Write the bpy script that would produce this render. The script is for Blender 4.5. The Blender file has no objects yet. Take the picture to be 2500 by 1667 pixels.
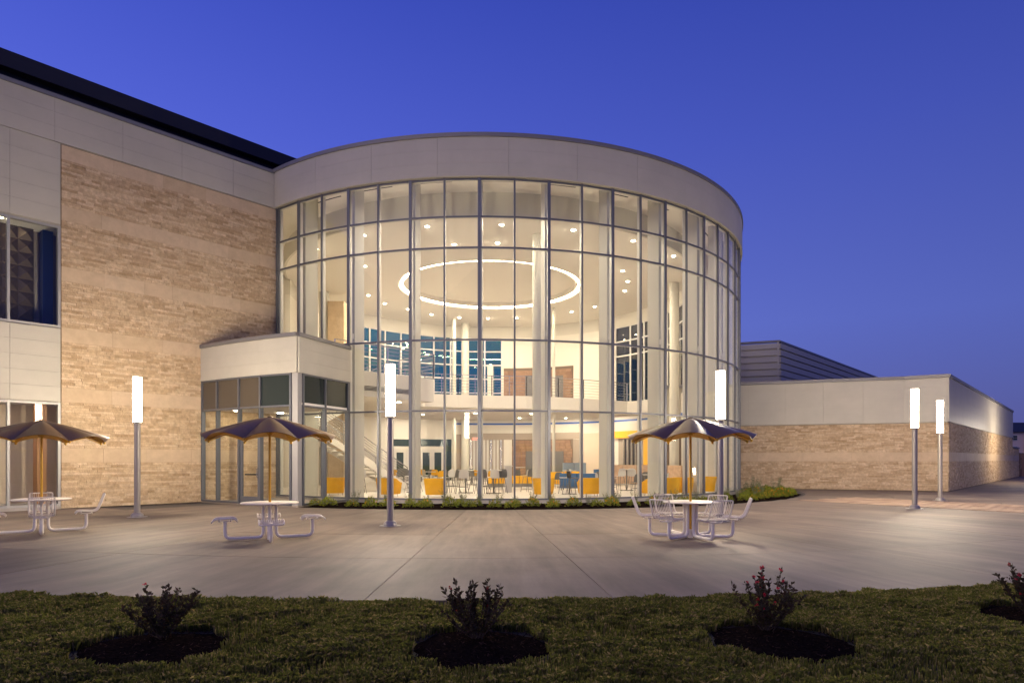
import bpy, bmesh, math, random
import numpy as np
from mathutils import Vector, Matrix

random.seed(7)
rng = np.random.default_rng(7)
sc = bpy.context.scene
COL = sc.collection

# ------------------------------------------------------------------ camera
F, HZ, U0, HC = 1600.0, 1122.0, 1250.0, 1.55      # focal px, horizon row, centre column, eye height (photo is 2500 x 1667)
cam_d = bpy.data.cameras.new('camera'); cam = bpy.data.objects.new('camera', cam_d); COL.objects.link(cam)
cam.location = (0, 0, HC); cam.rotation_euler = (math.radians(90), 0, 0)
cam_d.sensor_width = 36.0; cam_d.lens = F/2500*36.0
cam_d.shift_y = (HZ-833.5)/2500.0
cam_d.clip_start = 0.05; cam_d.clip_end = 2000
sc.camera = cam

# ------------------------------------------------------------------ sky, light, exposure
SUN_EL, SUN_ROT = 1.5, 215.0
wd = bpy.data.worlds.new('World'); sc.world = wd; wd.use_nodes = True
nt = wd.node_tree; nt.nodes.clear()
wo = nt.nodes.new('ShaderNodeOutputWorld'); bg = nt.nodes.new('ShaderNodeBackground')
sky = nt.nodes.new('ShaderNodeTexSky'); sky.sky_type = 'NISHITA'; sky.sun_disc = False
sky.sun_elevation = math.radians(SUN_EL); sky.sun_rotation = math.radians(SUN_ROT)
sky.air_density = 1.0; sky.dust_density = 0.2; sky.ozone_density = 6.0
geo = nt.nodes.new('ShaderNodeTexCoord'); sep = nt.nodes.new('ShaderNodeSeparateXYZ'); nt.links.new(geo.outputs['Generated'], sep.inputs[0])
rmp = nt.nodes.new('ShaderNodeValToRGB'); el = rmp.color_ramp.elements       # even blue-hour sky, paler towards the horizon, all the way round
stops = [(0.0,(.125,.125,.42)),(.09,(.135,.15,.52)),(.19,(.135,.172,.64)),(.42,(.076,.108,.57)),(.574,(.045,.071,.47)),(1.0,(.024,.044,.34))]
el[0].position, el[0].color = stops[0][0], (*stops[0][1],1); el[1].position, el[1].color = stops[-1][0], (*stops[-1][1],1)
for p_, c_ in stops[1:-1]: e_ = el.new(p_); e_.color = (*c_,1)
nt.links.new(sep.outputs[2], rmp.inputs[0])
azm = nt.nodes.new('ShaderNodeMath'); azm.operation = 'MULTIPLY_ADD'; azm.inputs[1].default_value = -.42; azm.inputs[2].default_value = .97   # afterglow side is brighter
nt.links.new(sep.outputs[0], azm.inputs[0])
mul = nt.nodes.new('ShaderNodeMix'); mul.data_type = 'RGBA'; mul.blend_type = 'MULTIPLY'; mul.inputs[0].default_value = 1.0
nt.links.new(rmp.outputs[0], mul.inputs[6]); nt.links.new(azm.outputs[0], mul.inputs[7])
nsc = nt.nodes.new('ShaderNodeMix'); nsc.data_type = 'RGBA'; nsc.blend_type = 'MIX'; nsc.inputs[0].default_value = .03     # a little physical dusk sky in it
nt.links.new(mul.outputs[2], nsc.inputs[6]); nt.links.new(sky.outputs[0], nsc.inputs[7])
nt.links.new(nsc.outputs[2], bg.inputs[0])
bg.inputs[1].default_value = 1.0
nt.links.new(bg.outputs[0], wo.inputs[0])
fill_sun_d = bpy.data.lights.new('fill_sun', 'SUN'); fill_sun = bpy.data.objects.new('fill_sun', fill_sun_d); COL.objects.link(fill_sun)
fill_sun_d.energy = 0.45; fill_sun_d.angle = math.radians(50); fill_sun_d.color = (1.0, 0.78, 0.50)     # warm fill from behind the camera, added against the blue sky light
fill_sun.location = (0, -20, 40); fill_sun.rotation_euler = (math.radians(58), 0, math.radians(-30))
sc.view_settings.view_transform = 'Standard'; sc.view_settings.look = 'None'
sc.view_settings.exposure = 0.0; sc.view_settings.gamma = 1.0; sc.view_settings.use_curve_mapping = False
sc.cycles.use_denoising = True
sc.cycles.max_bounces = 10; sc.cycles.diffuse_bounces = 4; sc.cycles.glossy_bounces = 4
sc.cycles.transparent_max_bounces = 40; sc.cycles.sample_clamp_indirect = 6.0; sc.cycles.sample_clamp_direct = 40.0
sc.cycles.caustics_reflective = False; sc.cycles.caustics_refractive = False

LAMP_L, DOWN_L, RING_L = 380.0, 1280.0, 150.0
WARM = (1.0, 0.84, 0.62)

# ------------------------------------------------------------------ helpers
def gp(u, v, z=0.0):
    Y = F*(HC-z)/(v-HZ); return ((u-U0)/F*Y, Y)
def zat(v, Y): return HC+(HZ-v)*Y/F

class MB:
    def __init__(s): s.v = []; s.f = []; s.m = []
    def add(s, vs, fs, mi=0):
        o = len(s.v); s.v.extend([tuple(p) for p in vs]); s.f.extend([tuple(i+o for i in f) for f in fs]); s.m.extend([mi]*len(fs)); return s
    def hexa(s, p, mi=0):   # 8 points: bottom ring 0-3 (ccw from above), top ring 4-7
        return s.add(p, [(3,2,1,0),(4,5,6,7),(0,1,5,4),(1,2,6,5),(2,3,7,6),(3,0,4,7)], mi)
    def box(s, x0, x1, y0, y1, z0, z1, mi=0):
        return s.hexa([(x0,y0,z0),(x1,y0,z0),(x1,y1,z0),(x0,y1,z0),(x0,y0,z1),(x1,y0,z1),(x1,y1,z1),(x0,y1,z1)], mi)
    def obox(s, o, e1, e2, a0, a1, b0, b1, z0, z1, mi=0):   # box in a rotated plan frame
        P = lambda a, b, z: (o[0]+e1[0]*a+e2[0]*b, o[1]+e1[1]*a+e2[1]*b, z)
        q = [(a0,b0),(a1,b0),(a1,b1),(a0,b1)]
        if e1[0]*e2[1]-e1[1]*e2[0] < 0: q = q[::-1]
        return s.hexa([P(a,b,z0) for a,b in q]+[P(a,b,z1) for a,b in q], mi)
    def prism(s, poly, z0, z1, mi=0):
        A = sum(poly[i][0]*poly[(i+1)%len(poly)][1]-poly[(i+1)%len(poly)][0]*poly[i][1] for i in range(len(poly)))
        if A < 0: poly = poly[::-1]
        n = len(poly)
        return s.add([(x,y,z0) for x,y in poly]+[(x,y,z1) for x,y in poly],
            [tuple(range(n-1,-1,-1)), tuple(range(n,2*n))]+[(i,(i+1)%n,n+(i+1)%n,n+i) for i in range(n)], mi)
    def arc(s, r0, r1, a0, a1, z0, z1, n=None, mi=0, c=(0,0)):  # annular sector; angle from -Y towards +X
        n = n or max(1, int(abs(a1-a0)/0.05)+1)
        vs = []; fs = []
        for i in range(n+1):
            a = a0+(a1-a0)*i/n; sn, cs = math.sin(a), -math.cos(a)
            for r, z in ((r0,z0),(r1,z0),(r1,z1),(r0,z1)): vs.append((c[0]+r*sn, c[1]+r*cs, z))
        for i in range(n):
            b = i*4; d = b+4
            fs += [(b,d,d+1,b+1),(b+1,d+1,d+2,b+2),(b+2,d+2,d+3,b+3),(b+3,d+3,d,b)]
        fs += [(0,1,2,3),(n*4+3,n*4+2,n*4+1,n*4)]
        return s.add(vs, fs, mi)
    def tube(s, pts, r, n=6, mi=0, caps=True):
        pts = [Vector(p) for p in pts]; R = r if isinstance(r,(list,tuple)) else [r]*len(pts)
        vs = []; fs = []; up = None
        for i, p in enumerate(pts):
            t = (pts[min(i+1,len(pts)-1)]-pts[max(i-1,0)]).normalized()
            if up is None:
                up = Vector((0,0,1)) if abs(t.z) < .9 else Vector((1,0,0))
            sd = t.cross(up).normalized(); up = sd.cross(t).normalized()
            for k in range(n):
                a = 2*math.pi*(k+.5)/n; vs.append(p+(sd*math.cos(a)+up*math.sin(a))*R[i])
        for i in range(len(pts)-1):
            for k in range(n):
                k2 = (k+1)%n; fs.append((i*n+k, i*n+k2, (i+1)*n+k2, (i+1)*n+k))
        if caps: fs += [tuple(range(n-1,-1,-1)), tuple((len(pts)-1)*n+k for k in range(n))]
        return s.add(vs, fs, mi)
    def lathe(s, prof, n=24, c=(0,0,0), mi=0):   # prof: (r, z) bottom to top
        vs = []; fs = []
        for r, z in prof:
            for k in range(n):
                a = 2*math.pi*k/n; vs.append((c[0]+r*math.cos(a), c[1]+r*math.sin(a), c[2]+z))
        for i in range(len(prof)-1):
            for k in range(n):
                k2 = (k+1)%n; fs.append((i*n+k, i*n+k2, (i+1)*n+k2, (i+1)*n+k))
        fs += [tuple(range(n-1,-1,-1)), tuple((len(prof)-1)*n+k for k in range(n))]
        return s.add(vs, fs, mi)
    def mesh(s, name, mats, smooth=False, off=(0,0,0)):
        me = bpy.data.meshes.new(name)
        vs = [(x-off[0], y-off[1], z-off[2]) for x,y,z in s.v] if any(off) else s.v
        me.from_pydata(vs, [], s.f)
        for m in (mats if isinstance(mats,(list,tuple)) else [mats]): me.materials.append(m)
        if any(s.m): me.polygons.foreach_set('material_index', s.m)
        if smooth:
            me.polygons.foreach_set('use_smooth', [True]*len(s.f))
            try: me.set_sharp_from_angle(angle=math.radians(40))
            except Exception: pass
        me.update(); return me

def link(name, me, parent=None, loc=(0,0,0), rz=0.0, scale=None):
    o = bpy.data.objects.new(name, me); COL.objects.link(o)
    o.location = loc; o.rotation_euler = (0,0,rz)
    if scale: o.scale = scale
    if parent: o.parent = parent
    return o
def build(mb, name, mat, parent=None, smooth=False, world=True, loc=(0,0,0), rz=0.0):
    """mesh given in world coordinates (world=True) is rebased on its parent's location"""
    off = tuple(parent.location) if (parent is not None and world) else (0,0,0)
    if parent is not None and world and parent.parent is not None:
        off = tuple(Vector(off)+parent.parent.location)
    if parent is not None and world and parent.type == 'MESH':  # part: meshes sit at the thing's origin
        off = tuple(parent.parent.location) if parent.parent else tuple(parent.location)
    return link(name, mb.mesh(name, mat, smooth, off), parent, loc, rz)
def tag(o, label=None, cat=None, group=None, kind=None):
    if label: o['label'] = label
    if cat: o['category'] = cat
    if group: o['group'] = group
    if kind: o['kind'] = kind
    return o
def thing(name, label, cat, loc=(0,0,0), rz=0.0, group=None):
    o = bpy.data.objects.new(name, None); COL.objects.link(o); o.empty_display_size = 0.2
    o.location = loc; o.rotation_euler = (0,0,rz); return tag(o, label, cat, group)
def dup(root, loc, rz=0.0, label=None, group=None, scale=None):
    r = root.copy(); COL.objects.link(r); r.location = loc; r.rotation_euler = (0,0,rz)
    if scale: r.scale = (scale,)*3
    if label: r['label'] = label
    if group: r['group'] = group
    for ch in root.children:
        c = ch.copy(); COL.objects.link(c); c.parent = r
        for g in ch.children:
            d = g.copy(); COL.objects.link(d); d.parent = c
    return r

# ------------------------------------------------------------------ materials
def nmat(name):
    m = bpy.data.materials.new(name); m.use_nodes = True; n = m.node_tree; b = n.nodes['Principled BSDF']; return m, n, b
def N(n, t, **kw):
    x = n.nodes.new(t)
    for k, v in kw.items(): setattr(x, k, v)
    return x
def plain(name, col, rough=.5, metal=0.0, spec=None, var=0.0, scale=4.0, bump=0.0, bscale=60.0):
    m, n, b = nmat(name)
    b.inputs['Base Color'].default_value = (*col, 1); b.inputs['Roughness'].default_value = rough; b.inputs['Metallic'].default_value = metal
    if spec is not None: b.inputs['Specular IOR Level'].default_value = spec
    if var or bump:
        g = N(n, 'ShaderNodeNewGeometry')
    if var:
        t = N(n, 'ShaderNodeTexNoise'); t.inputs['Scale'].default_value = scale; t.inputs['Detail'].default_value = 5
        n.links.new(g.outputs['Position'], t.inputs['Vector'])
        r = N(n, 'ShaderNodeMapRange'); r.inputs[1].default_value = .3; r.inputs[2].default_value = .7; r.inputs[3].default_value = 1-var; r.inputs[4].default_value = 1+var
        n.links.new(t.outputs[0], r.inputs[0])
        mx = N(n, 'ShaderNodeMix', data_type='RGBA', blend_type='MULTIPLY'); mx.inputs[0].default_value = 1; mx.inputs[6].default_value = (*col,1)
        n.links.new(r.outputs[0], mx.inputs[7]); n.links.new(mx.outputs[2], b.inputs['Base Color'])
    if bump:
        t2 = N(n, 'ShaderNodeTexNoise'); t2.inputs['Scale'].default_value = bscale; t2.inputs['Detail'].default_value = 4
        n.links.new(g.outputs['Position'], t2.inputs['Vector'])
        bm = N(n, 'ShaderNodeBump'); bm.inputs['Strength'].default_value = bump; bm.inputs['Distance'].default_value = .02
        n.links.new(t2.outputs[0], bm.inputs['Height']); n.links.new(bm.outputs[0], b.inputs['Normal'])
    return m
def emit(name, col, L):
    m = bpy.data.materials.new(name); m.use_nodes = True; n = m.node_tree; n.nodes.clear()
    o = N(n, 'ShaderNodeOutputMaterial'); e = N(n, 'ShaderNodeEmission'); e.inputs[0].default_value = (*col,1); e.inputs[1].default_value = L
    n.links.new(e.outputs[0], o.inputs[0]); return m
def glassmat(name, tint, ior=1.5, rough=0.0, base=0.0):
    """thin architectural glazing: clear straight-through transmission plus Fresnel mirror"""
    m = bpy.data.materials.new(name); m.use_nodes = True; n = m.node_tree; n.nodes.clear()
    o = N(n, 'ShaderNodeOutputMaterial'); t = N(n, 'ShaderNodeBsdfTransparent'); t.inputs[0].default_value = (*tint,1)
    g = N(n, 'ShaderNodeBsdfGlossy'); g.inputs['Roughness'].default_value = rough; g.inputs[0].default_value = (.95,.97,1,1)
    lw = N(n, 'ShaderNodeLayerWeight'); lw.inputs[0].default_value = .5
    pw = N(n, 'ShaderNodeMath', operation='POWER'); pw.inputs[1].default_value = 5.0
    ad = N(n, 'ShaderNodeMath', operation='MULTIPLY_ADD'); ad.inputs[1].default_value = .9; ad.inputs[2].default_value = .026+base; ad.use_clamp = True
    mx = N(n, 'ShaderNodeMixShader')
    n.links.new(lw.outputs['Facing'], pw.inputs[0]); n.links.new(pw.outputs[0], ad.inputs[0]); n.links.new(ad.outputs[0], mx.inputs[0])
    n.links.new(t.outputs[0], mx.inputs[1]); n.links.new(g.outputs[0], mx.inputs[2]); n.links.new(mx.outputs[0], o.inputs[0])
    return m
def islandmat(name, cols, rough=.8, bump=.5, bscale=30, objrand=True, noise=.12, nscale=6):
    """pieces that differ one from the next: colour picked per piece, fine grain on top"""
    m, n, b = nmat(name); b.inputs['Roughness'].default_value = rough; b.inputs['Specular IOR Level'].default_value = .25
    g = N(n, 'ShaderNodeNewGeometry'); oi = N(n, 'ShaderNodeObjectInfo')
    ad = N(n, 'ShaderNodeMath', operation='ADD'); n.links.new(g.outputs['Random Per Island'], ad.inputs[0]); n.links.new(oi.outputs['Random'], ad.inputs[1])
    fr = N(n, 'ShaderNodeMath', operation='FRACT'); n.links.new(ad.outputs[0], fr.inputs[0])
    cr = N(n, 'ShaderNodeValToRGB'); el = cr.color_ramp.elements
    el[0].color = (*cols[0],1); el[1].color = (*cols[-1],1)
    for i, c in enumerate(cols[1:-1]): e = el.new((i+1)/(len(cols)-1)); e.color = (*c,1)
    n.links.new(fr.outputs[0], cr.inputs[0])
    t = N(n, 'ShaderNodeTexNoise'); t.inputs['Scale'].default_value = nscale; t.inputs['Detail'].default_value = 8; t.inputs['Roughness'].default_value = .65
    n.links.new(g.outputs['Position'], t.inputs['Vector'])
    r = N(n, 'ShaderNodeMapRange'); r.inputs[1].default_value = .25; r.inputs[2].default_value = .75; r.inputs[3].default_value = 1-noise; r.inputs[4].default_value = 1+noise
    n.links.new(t.outputs[0], r.inputs[0])
    mx = N(n, 'ShaderNodeMix', data_type='RGBA', blend_type='MULTIPLY'); mx.inputs[0].default_value = 1
    n.links.new(cr.outputs[0], mx.inputs[6]); n.links.new(r.outputs[0], mx.inputs[7]); n.links.new(mx.outputs[2], b.inputs['Base Color'])
    if bump:
        t2 = N(n, 'ShaderNodeTexNoise'); t2.inputs['Scale'].default_value = bscale; t2.inputs['Detail'].default_value = 4
        n.links.new(g.outputs['Position'], t2.inputs['Vector'])
        bm = N(n, 'ShaderNodeBump'); bm.inputs['Strength'].default_value = bump; bm.inputs['Distance'].default_value = .02
        n.links.new(t2.outputs[0], bm.inputs['Height']); n.links.new(bm.outputs[0], b.inputs['Normal'])
    return m

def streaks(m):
    """broom marks and painted-in mullion shadows: long faint streaks running out from the rotunda"""
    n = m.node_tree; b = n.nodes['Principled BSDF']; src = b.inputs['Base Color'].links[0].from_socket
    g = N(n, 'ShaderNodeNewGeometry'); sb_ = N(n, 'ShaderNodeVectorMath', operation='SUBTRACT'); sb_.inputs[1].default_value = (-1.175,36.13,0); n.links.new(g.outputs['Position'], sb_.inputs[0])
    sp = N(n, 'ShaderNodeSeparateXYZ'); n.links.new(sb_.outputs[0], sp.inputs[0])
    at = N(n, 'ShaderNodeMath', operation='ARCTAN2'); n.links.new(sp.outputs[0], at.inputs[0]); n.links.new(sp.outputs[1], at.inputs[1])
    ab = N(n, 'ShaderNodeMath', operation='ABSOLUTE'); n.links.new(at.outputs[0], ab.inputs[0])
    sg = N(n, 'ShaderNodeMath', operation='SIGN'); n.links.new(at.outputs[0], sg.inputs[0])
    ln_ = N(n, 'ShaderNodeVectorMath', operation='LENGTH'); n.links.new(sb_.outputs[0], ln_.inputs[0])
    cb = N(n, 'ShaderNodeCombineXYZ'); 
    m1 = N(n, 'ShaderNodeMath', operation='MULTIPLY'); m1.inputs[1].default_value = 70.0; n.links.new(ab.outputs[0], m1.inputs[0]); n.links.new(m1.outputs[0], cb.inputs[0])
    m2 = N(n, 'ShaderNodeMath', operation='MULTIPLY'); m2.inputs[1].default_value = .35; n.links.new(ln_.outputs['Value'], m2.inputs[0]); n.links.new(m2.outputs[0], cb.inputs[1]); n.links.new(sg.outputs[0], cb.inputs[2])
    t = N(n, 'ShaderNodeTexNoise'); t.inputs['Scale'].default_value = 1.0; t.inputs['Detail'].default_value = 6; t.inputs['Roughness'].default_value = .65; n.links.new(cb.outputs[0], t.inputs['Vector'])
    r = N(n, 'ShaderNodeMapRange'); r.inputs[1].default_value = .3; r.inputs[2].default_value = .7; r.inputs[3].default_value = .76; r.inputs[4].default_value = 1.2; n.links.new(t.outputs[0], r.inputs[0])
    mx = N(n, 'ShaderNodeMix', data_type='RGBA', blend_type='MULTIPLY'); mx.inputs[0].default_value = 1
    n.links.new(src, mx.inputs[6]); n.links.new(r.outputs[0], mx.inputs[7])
    vm = N(n, 'ShaderNodeVectorMath', operation='MULTIPLY'); vm.inputs[1].default_value = (.22,.5,1); n.links.new(cb.outputs[0], vm.inputs[0])  # broad bands: light and shade fanning from the glass, painted in
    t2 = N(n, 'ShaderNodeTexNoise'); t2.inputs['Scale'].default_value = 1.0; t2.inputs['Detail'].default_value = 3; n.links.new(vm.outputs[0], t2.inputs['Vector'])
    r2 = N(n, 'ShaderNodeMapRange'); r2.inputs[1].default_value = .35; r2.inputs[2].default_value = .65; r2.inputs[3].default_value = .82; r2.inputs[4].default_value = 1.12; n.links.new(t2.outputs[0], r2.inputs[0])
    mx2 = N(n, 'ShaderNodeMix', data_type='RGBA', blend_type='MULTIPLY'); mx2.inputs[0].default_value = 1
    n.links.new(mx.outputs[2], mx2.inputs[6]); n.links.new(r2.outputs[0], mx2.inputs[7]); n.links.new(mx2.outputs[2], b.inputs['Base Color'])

M = {}
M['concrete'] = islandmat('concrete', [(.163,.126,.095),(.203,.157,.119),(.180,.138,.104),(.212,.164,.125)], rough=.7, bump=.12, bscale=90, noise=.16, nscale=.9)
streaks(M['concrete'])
M['joint'] = plain('joint', (.09,.075,.062), .9)
M['stone'] = islandmat('stone', [(.38,.265,.155),(.50,.37,.235),(.58,.445,.30),(.44,.315,.195),(.53,.40,.26)], rough=.85, bump=1.0, bscale=30, noise=.3, nscale=9)
M['stone_smooth'] = islandmat('stone_smooth', [(.50,.375,.245),(.56,.43,.295),(.53,.40,.27)], rough=.75, bump=.15, bscale=30, noise=.14, nscale=3)
M['stone_rough'] = islandmat('stone_rough', [(.30,.20,.125),(.42,.30,.20),(.37,.255,.165)], rough=.9, bump=1.0, bscale=14, noise=.25, nscale=9)
M['core'] = plain('core', (.16,.12,.085), .9)
M['panel_core'] = plain('panel_core', (.36,.335,.285), .8)
M['panel'] = islandmat('panel', [(.445,.415,.35),(.46,.43,.365),(.45,.42,.355)], rough=.5, bump=.03, bscale=8, noise=.07, nscale=.8)
M['coping'] = plain('coping', (.20,.19,.19), .45, .3)
M['alu'] = plain('alu', (.125,.13,.15), .38, .35)
M['alu_light'] = plain('alu_light', (.62,.60,.57), .45, .2)
M['alu_mid'] = plain('alu_mid', (.34,.33,.32), .45, .2)
M['glass'] = glassmat('glass', (.965,.975,.965), 1.5)
M['glass_dark'] = glassmat('glass_dark', (.40,.78,.55), 1.55, base=.04)
M['glass_grey'] = glassmat('glass_grey', (.45,.45,.28), 1.55, base=.08)
M['spandrel'] = plain('spandrel', (.018,.026,.026), .06)
M['spandrel_reflect'] = plain('spandrel_reflect', (.075,.062,.048), .06)  # tan reflection painted into the pane colour
M['down_dim'] = emit('down_dim', WARM, 95.0)
M['roof_dark'] = plain('roof_dark', (.035,.03,.032), .6, .2)
M['roof_navy'] = plain('roof_navy', (.012,.015,.03), .5, .2)
M['rib'] = plain('rib', (.50,.46,.40), .6, .0)
M['white'] = plain('white', (.70,.66,.60), .8)
M['ceil'] = plain('ceil', (.80,.76,.70), .85)
M['bulkhead'] = plain('bulkhead', (.60,.57,.51), .85)
M['col'] = plain('col', (.56,.54,.48), .5)
M['floor'] = plain('floor', (.66,.61,.55), .3, var=.06, scale=3)
M['blue'] = plain('blue', (.02,.09,.38), .5)
M['greige'] = plain('greige', (.33,.275,.225), .7)
M['beige'] = plain('beige', (.62,.51,.40), .8)
M['brick'] = islandmat('brick', [(.22,.13,.085),(.30,.19,.125),(.26,.16,.10)], rough=.8, bump=.5, noise=.2)
M['yellow_wall'] = plain('yellow_wall', (.80,.42,.02), .6)
M['yellow'] = plain('yellow', (.78,.40,.012), .75, var=.05, bump=.1, bscale=200)
M['bluefab'] = plain('bluefab', (.055,.13,.27), .85, var=.1, bump=.1, bscale=200)
M['greyfab'] = plain('greyfab', (.25,.23,.205), .85, var=.06)
M['tanfab'] = plain('tanfab', (.52,.36,.25), .85, var=.15, scale=6)
M['whiteplastic'] = plain('whiteplastic', (.58,.56,.53), .4)
M['greyplastic'] = plain('greyplastic', (.13,.125,.12), .45)
M['dark'] = plain('dark', (.02,.02,.02), .5)
M['chrome'] = plain('chrome', (.6,.58,.55), .25, .9)
M['lamp'] = emit('lamp', (1.0,.84,.62), LAMP_L)
M['down'] = emit('down', WARM, DOWN_L)
M['ring'] = emit('ring', (1.0,.80,.55), RING_L)
M['pole'] = plain('pole', (.33,.30,.27), .4, .35, var=.06, scale=3)
M['bronze'] = plain('bronze', (.19,.105,.036), .32, .0, spec=.38)
M['yellow_paint'] = plain('yellow_paint', (.62,.34,.02), .4)
M['powder'] = plain('powder', (.80,.74,.65), .35, .0)
M['mulch'] = plain('mulch', (.013,.009,.007), .95, spec=.0, var=.5, scale=40, bump=1.0, bscale=50)
M['chip'] = islandmat('chip', [(.008,.005,.004),(.025,.015,.010),(.014,.009,.006),(.08,.045,.03)], rough=.9, bump=0)
M['chip'].node_tree.nodes['Principled BSDF'].inputs['Specular IOR Level'].default_value = 0
M['soil'] = plain('soil', (.035,.032,.015), .95, var=.5, scale=3)
M['curb'] = plain('curb', (.33,.30,.27), .8, var=.1)

def leafmat(name, cols, rough=.6, trans=.25):
    m = islandmat(name, cols, rough=rough, bump=0, noise=.5, nscale=1.6)
    n = m.node_tree; b = n.nodes['Principled BSDF']; b.inputs['Specular IOR Level'].default_value = .15
    tr = N(n, 'ShaderNodeBsdfTranslucent'); n.links.new(b.inputs['Base Color'].links[0].from_socket, tr.inputs[0])     # light shines through thin leaves
    mx = N(n, 'ShaderNodeMixShader'); mx.inputs[0].default_value = trans; o = n.nodes['Material Output']
    n.links.new(b.outputs[0], mx.inputs[1]); n.links.new(tr.outputs[0], mx.inputs[2]); n.links.new(mx.outputs[0], o.inputs[0])
    return m
M['grass'] = leafmat('grass', [(.10,.115,.022),(.17,.165,.034),(.12,.135,.024),(.36,.27,.11),(.11,.12,.024),(.075,.09,.018)], .75, .5)
M['shrub'] = leafmat('shrub', [(.045,.030,.018),(.07,.06,.026),(.07,.035,.024)])
M['twig'] = plain('twig', (.06,.035,.022), .8)
M['flower'] = leafmat('flower', [(.45,.02,.035),(.6,.03,.05)])
M['low'] = leafmat('low', [(.14,.17,.015),(.22,.24,.02),(.10,.13,.02),(.27,.26,.03)])
M['sage'] = leafmat('sage', [(.15,.16,.09),(.21,.21,.13),(.11,.13,.06)])
M['orange'] = leafmat('orange', [(.6,.16,.01),(.7,.25,.02)])
M['paver'] = islandmat('paver', [(.30,.205,.14),(.38,.27,.19),(.25,.165,.115),(.34,.245,.18)], rough=.85, bump=.3, noise=.12)
M['sand'] = plain('sand', (.045,.033,.025), .95)

BOX = MB().box(-.5,.5,-.5,.5,-.5,.5).mesh('piece', M['stone'])
def boxmesh(mat): return MB().box(-.5,.5,-.5,.5,-.5,.5).mesh('piece', mat)

# ------------------------------------------------------------------ plan constants
CX, CY, R = -1.175, 36.13, 12.94
T0, DT = 0.002, 0.0958
ROWS = [0.12, 3.285, 5.797, 9.047, 10.14, 11.49]
A0 = (-14.24, 20.67); DL = (.6665, .7455); NL = (.7455, -.6665)      # left stone wall: origin, direction, outward normal
TJ = 7.31                                                            # where it meets the rotunda
AJ = -.686
def pol(r, a): return (CX+r*math.sin(a), CY-r*math.cos(a))
def ray_arc(u, r):        # far hit of the ray through photo column u with the circle of radius r
    k = (u-U0)/F; a = 1+k*k; b = -2*(k*CX+CY); c = CX*CX+CY*CY-r*r; d = b*b-4*a*c
    Y = (-b+math.sqrt(max(d,0)))/(2*a); X = k*Y
    an = math.atan2(X-CX, -(Y-CY)); return (an if an > 0 else an+2*math.pi), Y

# ================================================================== SETTING
g = MB().box(-500,500,-120,700,-.5,-.05); tag(build(g, 'ground', M['soil']), kind='structure')
RB, RP = 15.83, 28.9
pz = tag(build(MB().arc(RB-3.0, RP, -1.75, 1.75, -.3, -.014, 80, c=(CX,CY)), 'plaza', M['joint']), kind='structure')
rings = [(RB, 19.2), (19.2, 22.58), (22.58, 25.8), (25.8, RP)]
angs = [-1.73]
a = -.016-.192*8
angs = [-.016+.192*k for k in range(-9, 1)] + [.080] + [.080+.192*k for k in range(1, 9)]
for (r0, r1) in rings:
    for a0, a1 in zip(angs[:-1], angs[1:]):
        if r0 == RB and (a0 < -.75): continue
        gap = .006
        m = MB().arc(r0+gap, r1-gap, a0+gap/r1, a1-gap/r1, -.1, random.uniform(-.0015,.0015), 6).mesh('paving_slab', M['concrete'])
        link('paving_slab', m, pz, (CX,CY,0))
# the plaza left of the entrance, up to the stone wing
m = MB().prism([pol(RB,-.75), pol(22.5,-.75), pol(22.5,-1.35), (-18.6,15.6), (A0[0]-.2*NL[0]+DL[0]*0, A0[1]), (-11.2,24.2)], -.1, -.001)
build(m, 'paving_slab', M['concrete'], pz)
# path along the right wing
PC = (21.13, 31.8)
pt = tag(build(MB().obox(PC, DL, NL, -6, 60, 0, 9, -.3, -.018), 'path', M['joint']), kind='structure')
for k in range(14):
    for j in range(3):
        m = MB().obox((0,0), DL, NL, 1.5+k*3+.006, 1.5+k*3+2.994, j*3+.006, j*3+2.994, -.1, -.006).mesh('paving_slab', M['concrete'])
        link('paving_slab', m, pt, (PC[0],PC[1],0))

# brick band crossing the plaza on the right
bd = (.565, -.825); bn = (.825, .565); bo = (10.9, 24.95)
bp = tag(build(MB().obox(bo, bd, bn, 0, 13, 0, 3.9, -.05, .003), 'brick_path', M['sand']), kind='structure')
pm = boxmesh(M['paver']); pavers = []
ln, wd_ = .32, .65
bang = math.atan2(bd[1], bd[0])
ru, rv = (math.cos(math.pi/4), math.sin(math.pi/4)), (-math.sin(math.pi/4), math.cos(math.pi/4))
for i in range(-2, 48):           # running bond rows across the band
    for j in range(0, 6):
        s0 = i*ln+(ln/2 if j % 2 else 0); t0_ = j*wd_
        if j*wd_+wd_ > 3.9 or s0 < 0 or s0+ln > 13: continue
        cx_ = bo[0]+bd[0]*(s0+ln/2)+bn[0]*(t0_+wd_/2); cy_ = bo[1]+bd[1]*(s0+ln/2)+bn[1]*(t0_+wd_/2)
        if math.hypot(cx_-CX, cy_-CY) < RB+.15: continue
        u_ = U0+F*cx_/cy_
        pavers.append((cy_ if u_ < 2520 else 99, cx_, cy_))
pavers.sort()
rest = MB()
for k, (d_, x_, y_) in enumerate(pavers):
    zt = .012+random.uniform(-.002,.002)
    if k < 300: link('paver', pm, bp, (x_,y_,zt-.03), bang, (ln-.03, wd_-.03, .06))
    else:
        e1, e2 = bd, bn
        rest.obox((x_,y_), bd, bn, -ln/2+.015, ln/2-.015, -wd_/2+.015, wd_/2-.015, zt-.03, zt)
if rest.v: tag(build(rest, 'paver_field', M['paver'], bp, world=False), kind='stuff')

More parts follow.
